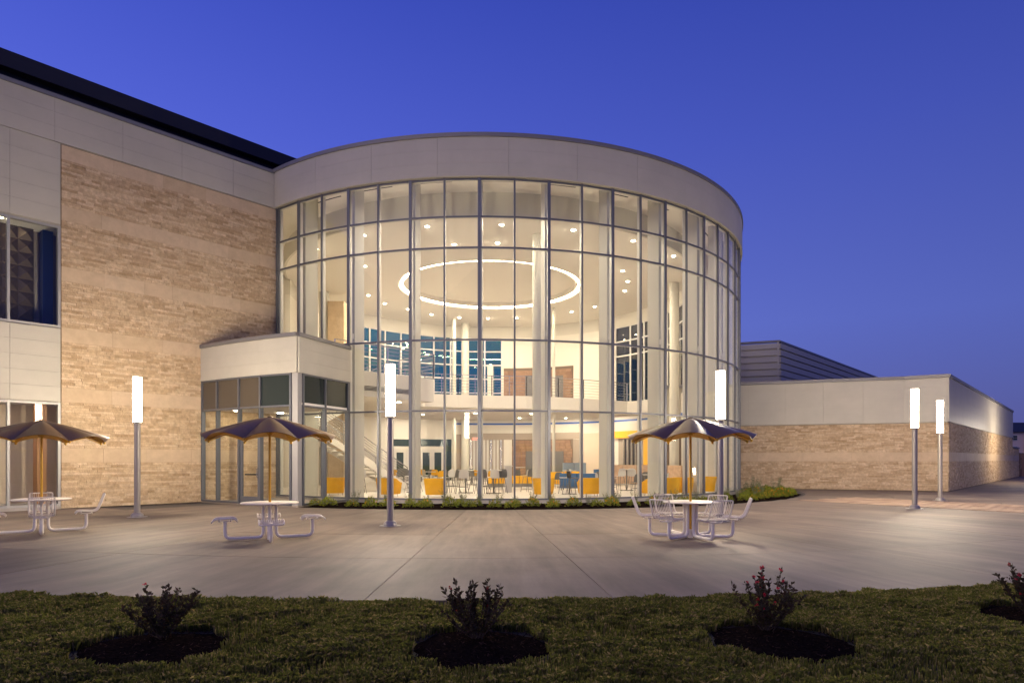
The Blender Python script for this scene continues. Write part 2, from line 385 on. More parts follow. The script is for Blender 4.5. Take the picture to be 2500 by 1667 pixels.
# ================================================================== ROTUNDA
rot = thing('rotunda_building', 'round two storey lobby with tall curved glass curtain wall and pale metal fascia', 'building', (CX,CY,0))
def rbuild(mb, name, mat, smooth=False, rz=0.0, loc=(0,0,0), parent=None):
    return link(name, mb.mesh(name, mat, smooth), parent or rot, loc, rz)
I0, I1 = -7, 18
ANG = lambda i: T0+DT*i
A1 = ANG(I1)
# sill, slab, roof, ceilings
rbuild(MB().arc(R-.22, R+.09, AJ, A1, 0, .115, 60), 'sill', M['curb'])
rbuild(MB().arc(.02, R-.10, -math.pi, math.pi, -.02, .11, 96), 'floor', M['floor'])
rbuild(MB().arc(.02, R-.02, -math.pi, math.pi, 12.35, 12.6, 96), 'roof', M['roof_dark'])
RC = 10.68
cl = MB(); cl.arc(5.0, RC, -math.pi, math.pi, 11.0, 11.08, 96); cl.arc(.02, 4.6, -math.pi, math.pi, 11.30, 11.38, 64); cl.arc(4.58, 4.7, -math.pi, math.pi, 11.06, 11.31, 64); cl.arc(4.95,5.01,-math.pi,math.pi,11.08,11.31,64); cl.arc(4.58,5.01,-math.pi,math.pi,11.31,11.38,64)
rbuild(cl, 'ceiling', M['ceil'])
rbuild(MB().arc(RC, RC+.1, -1.5, 1.75, 10.99, 11.95, 80), 'ceiling_bulkhead', M['bulkhead'])
rbuild(MB().arc(RC+.1, R-.12, -1.5, 1.75, 11.9, 11.98, 80), 'perimeter_ceiling', M['ceil'])
for k in range(12):
    a = -.60+k*.2; rbuild(MB().arc(11.75, 11.80, a, a+.11, 11.885, 11.90, 4), 'slot_diffuser', M['dark'])
# fascia panels, coping
rbuild(MB().arc(R-.05, R+.10, AJ, 2.2, 11.50, 12.9, 90), 'fascia_core', M['panel_core'])
pr = [(11.52,11.982),(11.986,12.444),(12.448,12.905)]
pmesh = [MB().arc(R+.10, R+.15, .0003, 2*DT-.0003, z0, z1, 6).mesh('fascia_panel', M['panel']) for z0, z1 in pr]
for k in range(15):
    for me in pmesh: link('fascia_panel', me, rot, (0,0,0), AJ+.0+k*2*DT)
rbuild(MB().arc(R-.15, R+.19, AJ, 2.2, 12.91, 13.05, 90), 'coping', M['coping'])
# curtain wall
hw = R*math.sin(DT/2)
def pane_mesh(z0, z1, w=None):
    w = (w or hw)-.02; y = -R*math.cos(DT/2)
    return MB().box(-w, w, y-.008, y+.004, z0+.02, z1-.02).mesh('pane', M['glass'])
pm_rows = [pane_mesh(ROWS[k], ROWS[k+1]) for k in range(5)]
for i in range(I0, I1):
    am = ANG(i)+DT/2
    for k in range(5): link('pane', pm_rows[k], rot, (0,0,0), am)
aj = (AJ+ANG(I0))/2; hj = R*math.sin((ANG(I0)-AJ)/2)
for k in range(5):
    rbuild(MB().box(-hj+.02, hj-.02, -R+.0, -R+.012, ROWS[k]+.02, ROWS[k+1]-.02), 'pane', M['glass'], rz=aj)
def mull(w): 
    b = MB(); b.box(-w/2, w/2, -R-.075, -R-.009, .115, 11.5); b.box(-w/2*.8, w/2*.8, -R+.009, -R+.13, .115, 11.5, 1); return b
mm_major = mull(.105).mesh('mullion', [M['alu'],M['alu_light']]); mm_minor = mull(.06).mesh('mullion', [M['alu'],M['alu_light']])
for i in range(I0, I1+1):
    link('mullion', mm_major if i % 2 == 0 else mm_minor, rot, (0,0,0), ANG(i))
link('mullion', mm_major, rot, (0,0,0), AJ+.004)
for k, z in enumerate(ROWS):
    t = MB()
    for i in range(I0-1, I1):
        a0, a1 = (AJ, ANG(I0)) if i < I0 else (ANG(i), ANG(i+1))
        am = (a0+a1)/2; h = R*math.sin((a1-a0)/2)-.03; y = -R*math.cos((a1-a0)/2)
        e1 = (math.cos(am), math.sin(am)); e2 = (-math.sin(am), math.cos(am))
        zz = z+(.03 if k == 0 else -.03 if k == 5 else 0)
        t.obox((0,0), e1, e2, -h, h, y-.05, y-.009, zz-.03, zz+.03)
        t.obox((0,0), e1, e2, -h, h, y+.006, y+.10, zz-.025, zz+.025, 1)
    rbuild(t, 'transom', [M['alu'],M['alu_light']])
# radial box columns behind every second mullion, with their brackets
fm = MB().box(-.085, .085, -12.72, -12.12, .11, 11.9).mesh('fin_column', M['col'])
bk = MB().box(-.05, .05, -R+.135, -12.71, 6.02, 6.22).mesh('bracket', M['alu_light'])
for i in range(I0+1, I1+1, 2):
    o = link('fin_column', fm, rot, (0,0,0), ANG(i)); link('bracket', bk, o)
# solid drum wall on the left and the back wall of the lobby
RI = 10.6
rbuild(MB().arc(R-.25, R-.04, -1.40, AJ-.012, 0, 12.34, 20), 'wall', M['white'])
rbuild(MB().obox((0,0), (math.sin(-1.40),-math.cos(-1.40)), (math.cos(-1.40),math.sin(-1.40)), RI+.0, R-.04, -.3, -.05, 0, 12.34), 'wall', M['white'])
aR = math.radians(74); aL = 2*math.pi-1.40
rbuild(MB().obox((0,0), (math.sin(aR),-math.cos(aR)), (math.cos(aR),math.sin(aR)), RI+.01, R-.3, 0, .25, 0, 12.34), 'wall', M['white'])
wins = [(ray_arc(1225,RI)[0], ray_arc(868,RI)[0]), (ray_arc(1668,RI)[0], ray_arc(1502,RI)[0])]
cuts = sorted([aR]+[x for w in wins for x in w]+[aL])
rbuild(MB().arc(RI, RI+.25, aR, aL, 0, 5.25, 90), 'wall', M['white'])
rbuild(MB().arc(RI, RI+.25, aR, aL, 10.2, 11.9, 90), 'wall', M['bulkhead'])
for c0, c1 in zip(cuts[:-1], cuts[1:]):
    if any(abs(c0-min(w)) < 1e-6 for w in wins): continue
    rbuild(MB().arc(RI, RI+.25, c0, c1, 5.25, 10.2), 'wall', M['white'])
for w in wins:
    w0, w1 = min(w), max(w); n = max(2, round((w1-w0)*RI/1.25)); d = (w1-w0)/n
    zs = [5.25, 6.3, 7.3, 8.27, 9.24, 10.2] if w0 > 2.6 else [5.25, 8.3, 9.25, 10.2]
    for i in range(n+1):
        rbuild(MB().box(-.05, .05, -RI-.14, -RI-.02, 5.25, 10.2), 'window_mullion', M['alu_light'], rz=w0+i*d)
    for z in zs: rbuild(MB().arc(RI+.03, RI+.13, w0, w1, z-.04 if z > 5.3 else z, z+.04 if z < 10.1 else z), 'window_transom', M['alu_light'])
    for i in range(n):
        for z0, z1 in zip(zs[:-1], zs[1:]):
            rbuild(MB().arc(RI+.07, RI+.08, w0+i*d+.006, w0+(i+1)*d-.006, z0+.05, z1-.05, 2), 'window_pane', M['glass_dark'] if w0 > 2.6 else M['glass_grey'])
# blue stripe and things set on the back wall, given by photo columns and rows
def patch(name, u0, u1, v0, v1, off, mat, thick=.05, zlim=None, mats=None):
    a0, Y0 = ray_arc(u0, RI); a1, Y1 = ray_arc(u1, RI); Ym = (Y0+Y1)/2
    z1 = zat(v0, Ym); z0 = zat(v1, Ym)
    if zlim: z0 = max(z0, zlim[0]); z1 = min(z1, zlim[1])
    return rbuild(MB().arc(RI-off-thick, RI-off, min(a0,a1), max(a0,a1), z0, z1), name, mat)
ab0 = ray_arc(1114, RI)[0]
rbuild(MB().arc(RI-.03, RI-.005, aR, ab0, 4.03, 4.15), 'wall_stripe', M['blue'])
patch('wall_panel', 1114, 1134, 1056, 1300, .005, M['greige'], zlim=(.115,3.35))
patch('wall_header', 1134, 1416, 1056, 1072, .005, M['greige'])
patch('wall_panel', 1400, 1416, 1072, 1300, .004, M['greige'], .06, zlim=(.115,9))
patch('wall_panel', 1425, 1475, 1056, 1300, .005, M['beige'], zlim=(.115,3.35))
def courses(u0, u1, z0, z1, parent_name):
    a0 = ray_arc(u0,RI)[0]; a1 = ray_arc(u1,RI)[0]; lo, hi = min(a0,a1), max(a0,a1)
    back = rbuild(MB().arc(RI-.03, RI-.005, lo, hi, z0, z1), parent_name, M['core'])
    h = .2; z = z0; st = MB()
    while z+h < z1+.01:
        a = lo+random.uniform(0,.02)
        while a < hi-.01:
            e = min(hi, a+.04); dd = random.uniform(.02,.05); st.arc(RI-.03-dd, RI-.03, a+.0005, e-.0005, z+.012, min(z+h,z1)-.004, 1); a = e
        z += h
    o = rbuild(st, 'brick_course', M['brick'], parent=back); tag(o, kind='stuff'); return back
courses(1250, 1400, .12, 3.1, 'brick_wall')
patch('wall_door', 1284, 1305, 1101, 1300, .08, M['greyplastic'], .03, zlim=(.115,9)); patch('wall_door', 1347, 1377, 1101, 1300, .08, M['greyplastic'], .03, zlim=(.115,9))
courses(1230, 1400, 5.06, 8.05, 'brick_wall')
patch('wall_door', 1283, 1300, 917, 1000, .08, M['greyplastic'], .03, zlim=(5.06,9)); patch('wall_door', 1348, 1376, 917, 1000, .08, M['greyplastic'], .03, zlim=(5.06,9))
# glazed doors at the back, a rolling grille shop front, yellow portal
def door_leaf(u0, u1, v0):
    d = patch('door_leaf', u0, u1, v0, 1300, .005, M['alu_light'], .05, zlim=(.115,9))
    p = patch('door_pane', u0+6, u1-6, v0+8, 1166, .058, M['dgl'], .012, zlim=(.4,9)); p.parent = d
M['dgl'] = plain('dgl', (.03,.05,.045), .08)
for u0 in (961, 992, 1025, 1054): door_leaf(u0, u0+29, 1096)
for u0 in (958, 1026): patch('transom_window', u0, u0+(58 if u0 == 958 else 60), 1072, 1089, .005, M['dgl'], .03)
patch('side_window', 1084, 1102, 1072, 1300, .005, M['dgl'], .03, zlim=(.115,9))
for k in range(10):
    u0 = 1147+k*8.2; patch('grille_slat', u0, u0+5, 1074, 1300, .01, M['alu_light'] if k % 3 else M['chrome'], .04, zlim=(.115,9))
patch('shop_back', 1146, 1230, 1073, 1300, .004, M['greige'], .004, zlim=(.115,9))
patch('portal_frame', 1503, 1590, 1051, 1068, .005, M['yellow_wall'], .16)
patch('portal_frame', 1576, 1590, 1068, 1300, .005, M['yellow_wall'], .16, zlim=(.115,9))
for k in range(9): patch('grille_slat', 1522+k*5, 1524.5+k*5, 1072, 1300, .01, M['dark'] if k % 2 else M['chrome'], .05, zlim=(.115,9))
patch('portal_back', 1510, 1576, 1069, 1300, .004, M['greige'], .004, zlim=(.115,9))
# mezzanine and landing
mez = [pol(RI-.02, aR+i*(aL-aR)/60) for i in range(8, 61)]
edge = [(-9.4,33.2), (-6.3,32.2), (-4.6,34.6), (-2.9,35.3), (-1.1,35.7), (.8,36.0), (2.6,36.7), (4.1,37.5), (5.5,38.4), (6.9,39.3)]
edge = edge+[mez[0]]
slab = [p for p in mez]+edge[:-1]
def rel(ps): return [(x-CX, y-CY) for x, y in ps]
rbuild(MB().prism(rel(slab), 4.36, 5.05), 'mezzanine_slab', M['white'])
BN = (-NL[0], -NL[1])
L0, L1 = (-6.7,24.8), (-3.4,28.5); L2 = (L1[0]+2.4*BN[0], L1[1]+2.4*BN[1]); L3 = (L0[0]+2.4*BN[0], L0[1]+2.4*BN[1])
land = rbuild(MB().prism(rel([L0,L1,L2,L3]), 4.05, 5.05), 'landing_slab', M['white'])
for k in range(4):
    rbuild(MB().obox((L0[0]-CX,L0[1]-CY), DL, NL, .9, 4.2, .003, .012, 4.30+k*.05, 4.32+k*.05), 'air_grille', M['dark'], parent=land)
def railing(pts, z, h=1.07, n=7, sp=1.2):
    b = MB()
    for p, q in zip(pts[:-1], pts[1:]):
        L = math.dist(p,q); k = max(1, round(L/sp))
        for i in range(k+1):
            x = p[0]+(q[0]-p[0])*i/k; y = p[1]+(q[1]-p[1])*i/k
            b.box(x-.022-CX, x+.022-CX, y-.022-CY, y+.022-CY, z, z+h)
        for j in range(n):
            zz = z+.12+(h-.12)*j/(n-1); r = .012 if j < n-1 else .025
            b.tube([(p[0]-CX,p[1]-CY,zz),(q[0]-CX,q[1]-CY,zz)], r, 4)
    return rbuild(b, 'railing', M['chrome'])
railing(edge[1:-1], 5.05); railing([L0,L1,L2], 5.05)
# round columns, thin post, stone pier
for (x, y, r, z1) in ((1.10,27.6,.24,11.0),(8.69,35.1,.25,11.0),(-10.6,37.0,.28,11.0),(-3.26,45.6,.27,11.0),(2.6,40.8,.09,11.0),(-3.9,44.2,.13,11.0)):
    rbuild(MB().lathe([(r,.11),(r,z1+.02)], 28, (x-CX,y-CY,0)), 'round_column', M['col'], True)
rbuild(MB().box(-10.3-CX,-9.4-CX,36.6-CY,37.6-CY,.11,10.4), 'stone_pier', M['stone_smooth'])
rbuild(MB().box(-1.7-CX,-1.3-CX,45.2-CY,45.6-CY,5.05,8.1), 'mezzanine_pier', M['col'])

# ring light in the ceiling cove
rl = thing('ring_light', 'glowing warm white ring of light recessed in the lobby ceiling', 'ring light', (CX,CY,11.05))
link('light_strip', MB().arc(4.80, 4.88, -math.pi, math.pi, .0, .03, 96).mesh('light_strip', M['ring']), rl)
link('channel', MB().arc(4.74, 4.94, -math.pi, math.pi, .035, .06, 96).mesh('channel', M['alu_light']), rl)

# recessed downlights
DG = 'recessed downlights in the lobby ceiling'
dl_trim = MB().lathe([(.12,-.012),(.125,0)], 16).mesh('trim', M['whiteplastic']); dl_lens = MB().lathe([(.09,-.022),(.09,-.0125)], 16).mesh('lens', M['down'])
dl_dim = MB().lathe([(.12,-.022),(.12,-.0125)], 16).mesh('lens', M['down_dim'])
dl_faint = MB().lathe([(.09,-.022),(.09,-.0125)], 16).mesh('lens', emit('down_faint', WARM, 60.0))
def downlight(x, y, z, label, group, dim=False):
    t = thing('downlight', label, 'downlight', (x,y,z), 0, group); link('trim', dl_trim, t); link('lens', dl_faint if dim == 2 else dl_dim if dim else dl_lens, t); return t
for (u, v) in ((981,520),(1152,516),(1317,528),(1455,553),(1547,588),(1143,558),(1043,561),(835,540),(726,571),(667,604),(838,611),(1327,580),(1430,622),(1442,646),(1435,668),
               (846,678),(884,697),(937,710),(991,722),(1055,729),(1121,731),(1187,730),(1313,716),(1366,704),(1384,740),(853,747),(1120,772),(1210,771),(1578,692),(1500,735)):
    u /= .9408; v /= .9408; Y = F*(11.0-HC)/(HZ-v); X = (u-U0)/F*Y
    if math.hypot(X-CX, Y-CY) < RC-.25 and abs(math.hypot(X-CX,Y-CY)-4.85) > .4:
        downlight(X, Y, 11.0, 'round recessed downlight shining in the high lobby ceiling', DG)
for (x, y) in ((-5.5,40.5),(-2.2,39.5),(1.2,40),(4.4,41.5),(-6.5,43.5),(-3,43.5),(.5,44),(3.6,44),(6.4,42)):  # row includes downlights added to light the back of the lobby
    downlight(x, y, 4.36, 'round downlight under the lobby mezzanine slab, row partly added', 'downlights under the mezzanine, some added')
for (x, y) in ((-6.2,26.9),(-4.9,28.4)):
    downlight(x, y, 4.05, 'round downlight under the stair landing slab', 'downlights under the landing')

# ================================================================== STAIRCASE
st = thing('staircase', 'white switchback staircase with metal railings behind the curved glass', 'staircase', (-4.9,30.6,.11))
sx, sy = -4.9, 30.6
def flight(o, d, n, rise, run, width, z0, side):
    tread = MB().obox((0,0), d, side, 0, run+.03, 0, width, -.05, 0).mesh('tread', M['white'])
    for k in range(n):
        link('tread', tread, st, (o[0]+d[0]*k*run-sx, o[1]+d[1]*k*run-sy, z0+rise*(k+1)-.11))
    for w in (-.04, width):
        s_ = MB(); P = lambda a, z: (o[0]+d[0]*a+side[0]*w-sx, o[1]+d[1]*a+side[1]*w-sy, z-.11); Q = lambda a, z: (o[0]+d[0]*a+side[0]*(w+.04)-sx, o[1]+d[1]*a+side[1]*(w+.04)-sy, z-.11)
        Lr = n*run; H = n*rise
        s_.add([P(0,z0+.0),P(Lr,z0+H-.2),P(Lr,z0+H+.1),P(0,z0+.3),Q(0,z0+.0),Q(Lr,z0+H-.2),Q(Lr,z0+H+.1),Q(0,z0+.3)], [(0,1,2,3),(7,6,5,4),(0,4,5,1),(1,5,6,2),(2,6,7,3),(3,7,4,0)])
        link('stringer', s_.mesh('stringer', M['white']), st)
        r_ = MB()
        for k in range(7):
            zz = z0+.35+k*.12; r_.tube([P(0,zz),P(Lr,zz+H)], .012 if k < 6 else .024, 4)
        for k in range(0, n+1, 3): r_.tube([P(k*run,z0+k*rise+.1),P(k*run,z0+k*rise+1.07)], .02, 4)
        link('railing', r_.mesh('railing', M['chrome']), st)
flight((-4.9,30.6), (-DL[0],-DL[1]), 15, .164, .29, 1.25, .11, BN)
flight((-4.9-DL[0]*4.6+BN[0]*1.45, 30.6-DL[1]*4.6+BN[1]*1.45), DL, 15, .165, .29, 1.25, 2.57, BN)
pl = MB().obox((-4.9-DL[0]*4.35,30.6-DL[1]*4.35), (-DL[0],-DL[1]), BN, 0, 1.25, 0, 2.75, 2.40, 2.57)
build(pl, 'half_landing', M['white'], st)
for w_ in (.1, 2.6):
    q = (-4.9-DL[0]*5.3+BN[0]*w_, 30.6-DL[1]*5.3+BN[1]*w_)
    build(MB().box(q[0]-.06,q[0]+.06,q[1]-.06,q[1]+.06,.11,2.40), 'post', M['white'], st)

# ================================================================== STONE VENEER
def veneer(o, d, n, s0, s1, z0, z1, bands, holes=(), gap=.004):
    """yields (s0, s1, z0, z1, depth, smooth) for each stone"""
    out = []; z = z0
    cuts_ = []
    for b in sorted(bands): cuts_ += [(b-.23, b+.23)]
    lev = z0; plan = []
    for (b0, b1) in cuts_:
        b0 = max(b0, z0); b1 = min(b1, z1)
        if b0 > lev+.02:
            k = max(1, round((b0-lev)/.080))
            for q in range(k): plan.append((lev+(b0-lev)*q/k, lev+(b0-lev)*(q+1)/k, False))
        if b1 > b0: plan.append((b0, b1, True)); lev = b1
    if z1 > lev+.02:
        k = max(1, round((z1-lev)/.080))
        for q in range(k): plan.append((lev+(z1-lev)*q/k, lev+(z1-lev)*(q+1)/k, False))
    for (a_, b_, sm) in plan:
        s = s0
        while s < s1-1e-4:
            L = random.uniform(.9,1.6) if sm else random.choice((.16,.22,.28,.34,.4,.45,.6))*random.uniform(.9,1.1)
            e = s+L
            if s1-e < .15: e = s1
            dep = .05+random.uniform(-.002,.002) if sm else .035+random.uniform(0,.034)
            out.append((s+gap/2, e-gap/2, a_+gap/2, b_-gap/2, dep, sm)); s = e
    return out
st_mesh = boxmesh(M['stone']); ss_mesh = boxmesh(M['stone_smooth'])
def lay(stones, o, d, n, parent, budget, key):
    stones = sorted(stones, key=key); rot_ = math.atan2(d[1], d[0])
    restm = MB(); rests = MB(); po = parent.location; cnt = 0
    for q in stones:
        s0, s1, z0, z1, dep, sm = q
        if cnt < budget:
            c = (o[0]+d[0]*(s0+s1)/2+n[0]*dep/2, o[1]+d[1]*(s0+s1)/2+n[1]*dep/2)
            link('stone', ss_mesh if sm else st_mesh, parent, (c[0]-po[0], c[1]-po[1], (z0+z1)/2-po[2]), rot_, (s1-s0, dep, z1-z0)); cnt += 1
        else:
            (rests if sm else restm).obox(o, d, n, s0, s1, 0, dep, z0, z1)
    for mb_, mt in ((restm,'stone'),(rests,'stone_smooth')):
        if mb_.v: tag(build(mb_, 'stone_veneer', M[mt], parent), kind='stuff')
    return cnt

# ================================================================== STONE WING (left)
wing = thing('stone_wing', 'tall building wing faced in split beige stone with pale metal panels', 'building', (A0[0],A0[1],0))
W = lambda mb, name, mat, parent=None, smooth=False: build(mb, name, mat, parent or wing, smooth)
S0 = -7.0
BANDS = [1.69, 3.6, 5.5, 7.42, 9.33, 11.25]
W(MB().obox(A0, DL, NL, 0, TJ, -.35, 0, 0, 11.5), 'wall', M['core'])
W(MB().obox(A0, DL, NL, S0, TJ, -.35, .0, 11.5, 12.85), 'wall', M['panel_core'])
W(MB().obox(A0, DL, NL, S0, 0, -.35, .0, 8.9, 11.5), 'wall', M['panel_core'])
W(MB().obox(A0, DL, NL, S0, 0, -.35, .0, 3.36, 5.69), 'wall', M['panel_core'])
W(MB().obox(A0, DL, NL, S0, 0, -.30, .04, -.02, .1), 'sill', M['curb'])
stones = veneer(A0, DL, NL, 0.01, TJ-.02, .02, 11.47, BANDS)
lay(stones, A0, DL, NL, wing, 300, lambda q: -((q[1]-q[0])*(q[3]-q[2])/(20+.75*(q[0]))**2))
def panels(s_edges, z_edges, off=.0, th=.055):
    for a_, b_ in zip(s_edges[:-1], s_edges[1:]):
        for c_, d_ in zip(z_edges[:-1], z_edges[1:]):
            W(MB().obox(A0, DL, NL, a_+.003, b_-.003, off, off+th, c_+.002, d_-.002), 'metal_panel', M['panel'])
se = [S0, -5.4, -3.7, -1.95, -.17, 1.75, 3.65, 5.5, TJ-.02]
panels(se, [11.51, 11.97, 12.42, 12.86], 0, .075)
panels([S0,-5.2,-3.3,-1.3,-.01], [8.95, 9.46, 9.97, 10.48, 10.99, 11.50], 0, .05)
panels([S0,-5.2,-3.3,-1.3,-.01], [3.38, 3.84, 4.30, 4.76, 5.22, 5.66], 0, .05)
W(MB().obox(A0, DL, NL, S0, TJ-.02, -.4, .11, 12.865, 12.99), 'coping', M['coping'])
# dark upper roof set back
RO = (A0[0]-3*NL[0], A0[1]-3*NL[1])
W(MB().obox(RO, DL, NL, -14, 16, -6, 0, 12.0, 14.6), 'roof_wall', M['roof_navy'])
W(MB().obox(RO, DL, NL, -14, 16, -6.2, .35, 14.61, 15.17), 'roof_edge', M['roof_dark'])
W(MB().obox(A0, DL, NL, S0, 1.4, -9, -.36, 12.5, 12.7), 'roof', M['roof_dark'])
# windows of the wing
for (z0, z1) in ((.1, 3.35), (5.7, 8.9)):
    xs = [0, -1.29, -2.58, -3.87, -5.16, -6.45]
    for k, x in enumerate(xs):
        W(MB().obox(A0, DL, NL, x-.07, x, -.16, .02, z0, z1), 'window_mullion', M['alu_mid'])
    for b_, c_ in zip(xs[1:], xs[:-1]):
        W(MB().obox(A0, DL, NL, b_+.002, c_-.072, -.15, .015, z1-.07, z1-.002), 'window_frame', M['alu_mid'])
        W(MB().obox(A0, DL, NL, b_+.002, c_-.072, -.15, .015, z0+.002, z0+.07), 'window_frame', M['alu_mid'])
        W(MB().obox(A0, DL, NL, b_, c_-.07, -.075, -.063, z0+.07, z1-.07), 'window_pane', M['glass'])
# rooms behind them
rm = MB()
def room(z0, z1, dep, mat, fl):
    b = MB()
    b.obox(A0, DL, NL, S0, .7, -dep-.1, -dep, z0, z1); b.obox(A0, DL, NL, .5, .7, -dep, -.36, z0, z1); b.obox(A0, DL, NL, S0-.1, S0, -dep, -.0, z0, z1)
    W(b, 'room_wall', mat)
    W(MB().obox(A0, DL, NL, S0, .5, -dep, -.36, z0-.1, z0), 'room_floor', fl); W(MB().obox(A0, DL, NL, S0, .5, -dep, -.36, z1-.1, z1), 'room_ceiling', M['ceil'])
room(.1, 3.5, 2.6, M['beige'], M['floor'])
room(5.65, 9.1, 3.2, M['greige'], M['greige'])
W(MB().obox(A0, DL, NL, -.5, -.25, -1.0, -.5, .1, 3.4), 'wood_column', plain('woodcol', (.33,.15,.05), .6))
W(MB().obox(A0, DL, NL, -.22, .06, -1.5, -1.1, 5.65, 9.0), 'blue_column', plain('bluecol', (.012,.035,.14), .5))
# relief panel of small pyramids in the upper room
M['relief'] = plain('relief', (.10,.072,.045), .35, .5)
rp = MB()
for i in range(8):
    for j in range(8):
        s0 = -3.78+i*.42; z0 = 5.66+j*.42; P = lambda a, b, z: (A0[0]+DL[0]*a+NL[0]*b, A0[1]+DL[1]*a+NL[1]*b, z)
        rp.add([P(s0,-1.3,z0),P(s0+.42,-1.3,z0),P(s0+.42,-1.3,z0+.42),P(s0,-1.3,z0+.42),P(s0+.21,-1.14,z0+.21)], [(0,1,4),(1,2,4),(2,3,4),(3,0,4)])
W(rp, 'relief_panel', M['relief'])
W(MB().obox(A0, DL, NL, -3.8, .3, -1.56, -1.505, 5.65, 9.0).obox(A0, DL, NL, -3.78, -.42, -1.50, -1.305, 5.66, 9.0), 'relief_back', M['greige'])
for (s, d) in ((-1.4,-.75),(-3.8,-.75)):
    downlight(A0[0]+DL[0]*s+NL[0]*d, A0[1]+DL[1]*s+NL[1]*d, 9.0, 'small downlight over the relief panel in the upper window', 'downlights over the relief panel', 2); downlight(A0[0]+DL[0]*s+NL[0]*d, A0[1]+DL[1]*s+NL[1]*d, 3.4, 'round downlight in the ground floor room of the stone wing', 'downlights in the stone wing', True)

# ================================================================== ENTRANCE VESTIBULE
VW, VC, VD = (-11.33,23.92), (-7.0,21.4), pol(R+.0, ANG(-4))
ves = thing('entrance_vestibule', 'low glazed entrance porch with pale metal fascia between stone wall and curved glass', 'entrance', (VC[0],VC[1],0))
V = lambda mb, name, mat, parent=None: build(mb, name, mat, parent or ves)
def vfront(s):   # s 0..1 from stone wall to corner, gently bowed
    x = VW[0]+(VC[0]-VW[0])*s; y = VW[1]+(VC[1]-VW[1])*s
    L = math.dist(VW,VC); n = ((VC[1]-VW[1])/L, -(VC[0]-VW[0])/L); b = .16*4*s*(1-s)*.9
    return (x+n[0]*b, y+n[1]*b)
fr = [vfront(i/12) for i in range(13)]
side = [VC, VD]
def offs(pts, d):   # offset a polyline outwards (to the right-hand side of travel)
    o = []
    for i, p in enumerate(pts):
        a_ = pts[max(i-1,0)]; b_ = pts[min(i+1,len(pts)-1)]; L = math.dist(a_,b_); o.append((p[0]+(b_[1]-a_[1])/L*d, p[1]-(b_[0]-a_[0])/L*d))
    return o
def strip(pts, d0, d1, z0, z1):
    b = MB(); p0 = offs(pts,d0); p1 = offs(pts,d1)
    for i in range(len(pts)-1):
        q = [p1[i], p1[i+1], p0[i+1], p0[i]]
        b.hexa([(x,y,z0) for x,y in q]+[(x,y,z1) for x,y in q])
    return b
V(strip(fr, -.2, .02, 4.42, 5.58), 'fascia_core', M['panel_core']); V(strip(side, -.2, .02, 4.42, 5.58), 'fascia_core', M['panel_core'])
for seg in (fr[0:5], fr[4:9], fr[8:13]):
    for z0, z1 in ((4.40,4.79),(4.793,5.185),(5.188,5.58)): V(strip(seg, .02, .06, z0, z1), 'fascia_panel', M['panel'])
mid = ((VC[0]+VD[0])/2, (VC[1]+VD[1])/2)
for seg in ([VC,mid],[mid,VD]):
    for z0, z1 in ((4.40,4.79),(4.793,5.185),(5.188,5.58)): V(strip(seg, .02, .06, z0, z1), 'fascia_panel', M['panel'])
V(strip(fr, -.25, .10, 5.585, 5.71), 'coping', M['coping']); V(strip(side, -.25, .10, 5.585, 5.71), 'coping', M['coping'])
V(MB().prism(fr+[VD, pol(R+.1,ANG(-5)), pol(R+.1,ANG(-6)), pol(R+.1,AJ)], 5.2, 5.42), 'roof', M['roof_dark'])
V(MB().prism(offs(fr,-.2)+[VD, pol(R+.1,ANG(-5)), pol(R+.1,ANG(-6)), pol(R+.1,AJ)], 3.36, 3.44), 'ceiling', M['ceil'])
V(MB().prism(fr+[VD, pol(R+.1,ANG(-5)), pol(R+.1,ANG(-6)), pol(R+.1,AJ)], .0, .05), 'floor', M['greige'])
def useg(u):      # parameter s on the front for a photo column
    lo, hi = 0.0, 1.0
    for _ in range(40):
        m_ = (lo+hi)/2; p = vfront(m_)
        if U0+F*p[0]/p[1] < u: lo = m_
        else: hi = m_
    return lo
sb = [0.012, useg(531), useg(584), useg(636), .945]
def post(p, d, w, z0, z1, name='mullion', mat='alu'):
    n = (d[1], -d[0]); V(MB().obox(p, d, n, -w/2, w/2, -.10, .05, z0, z1), name, M[mat])
for k, s in enumerate(sb):
    p = vfront(s); q = vfront(min(s+.02,1)); L = math.dist(p,q); d = ((q[0]-p[0])/L, (q[1]-p[1])/L)
    post(p, d, .07, .05, 4.40)
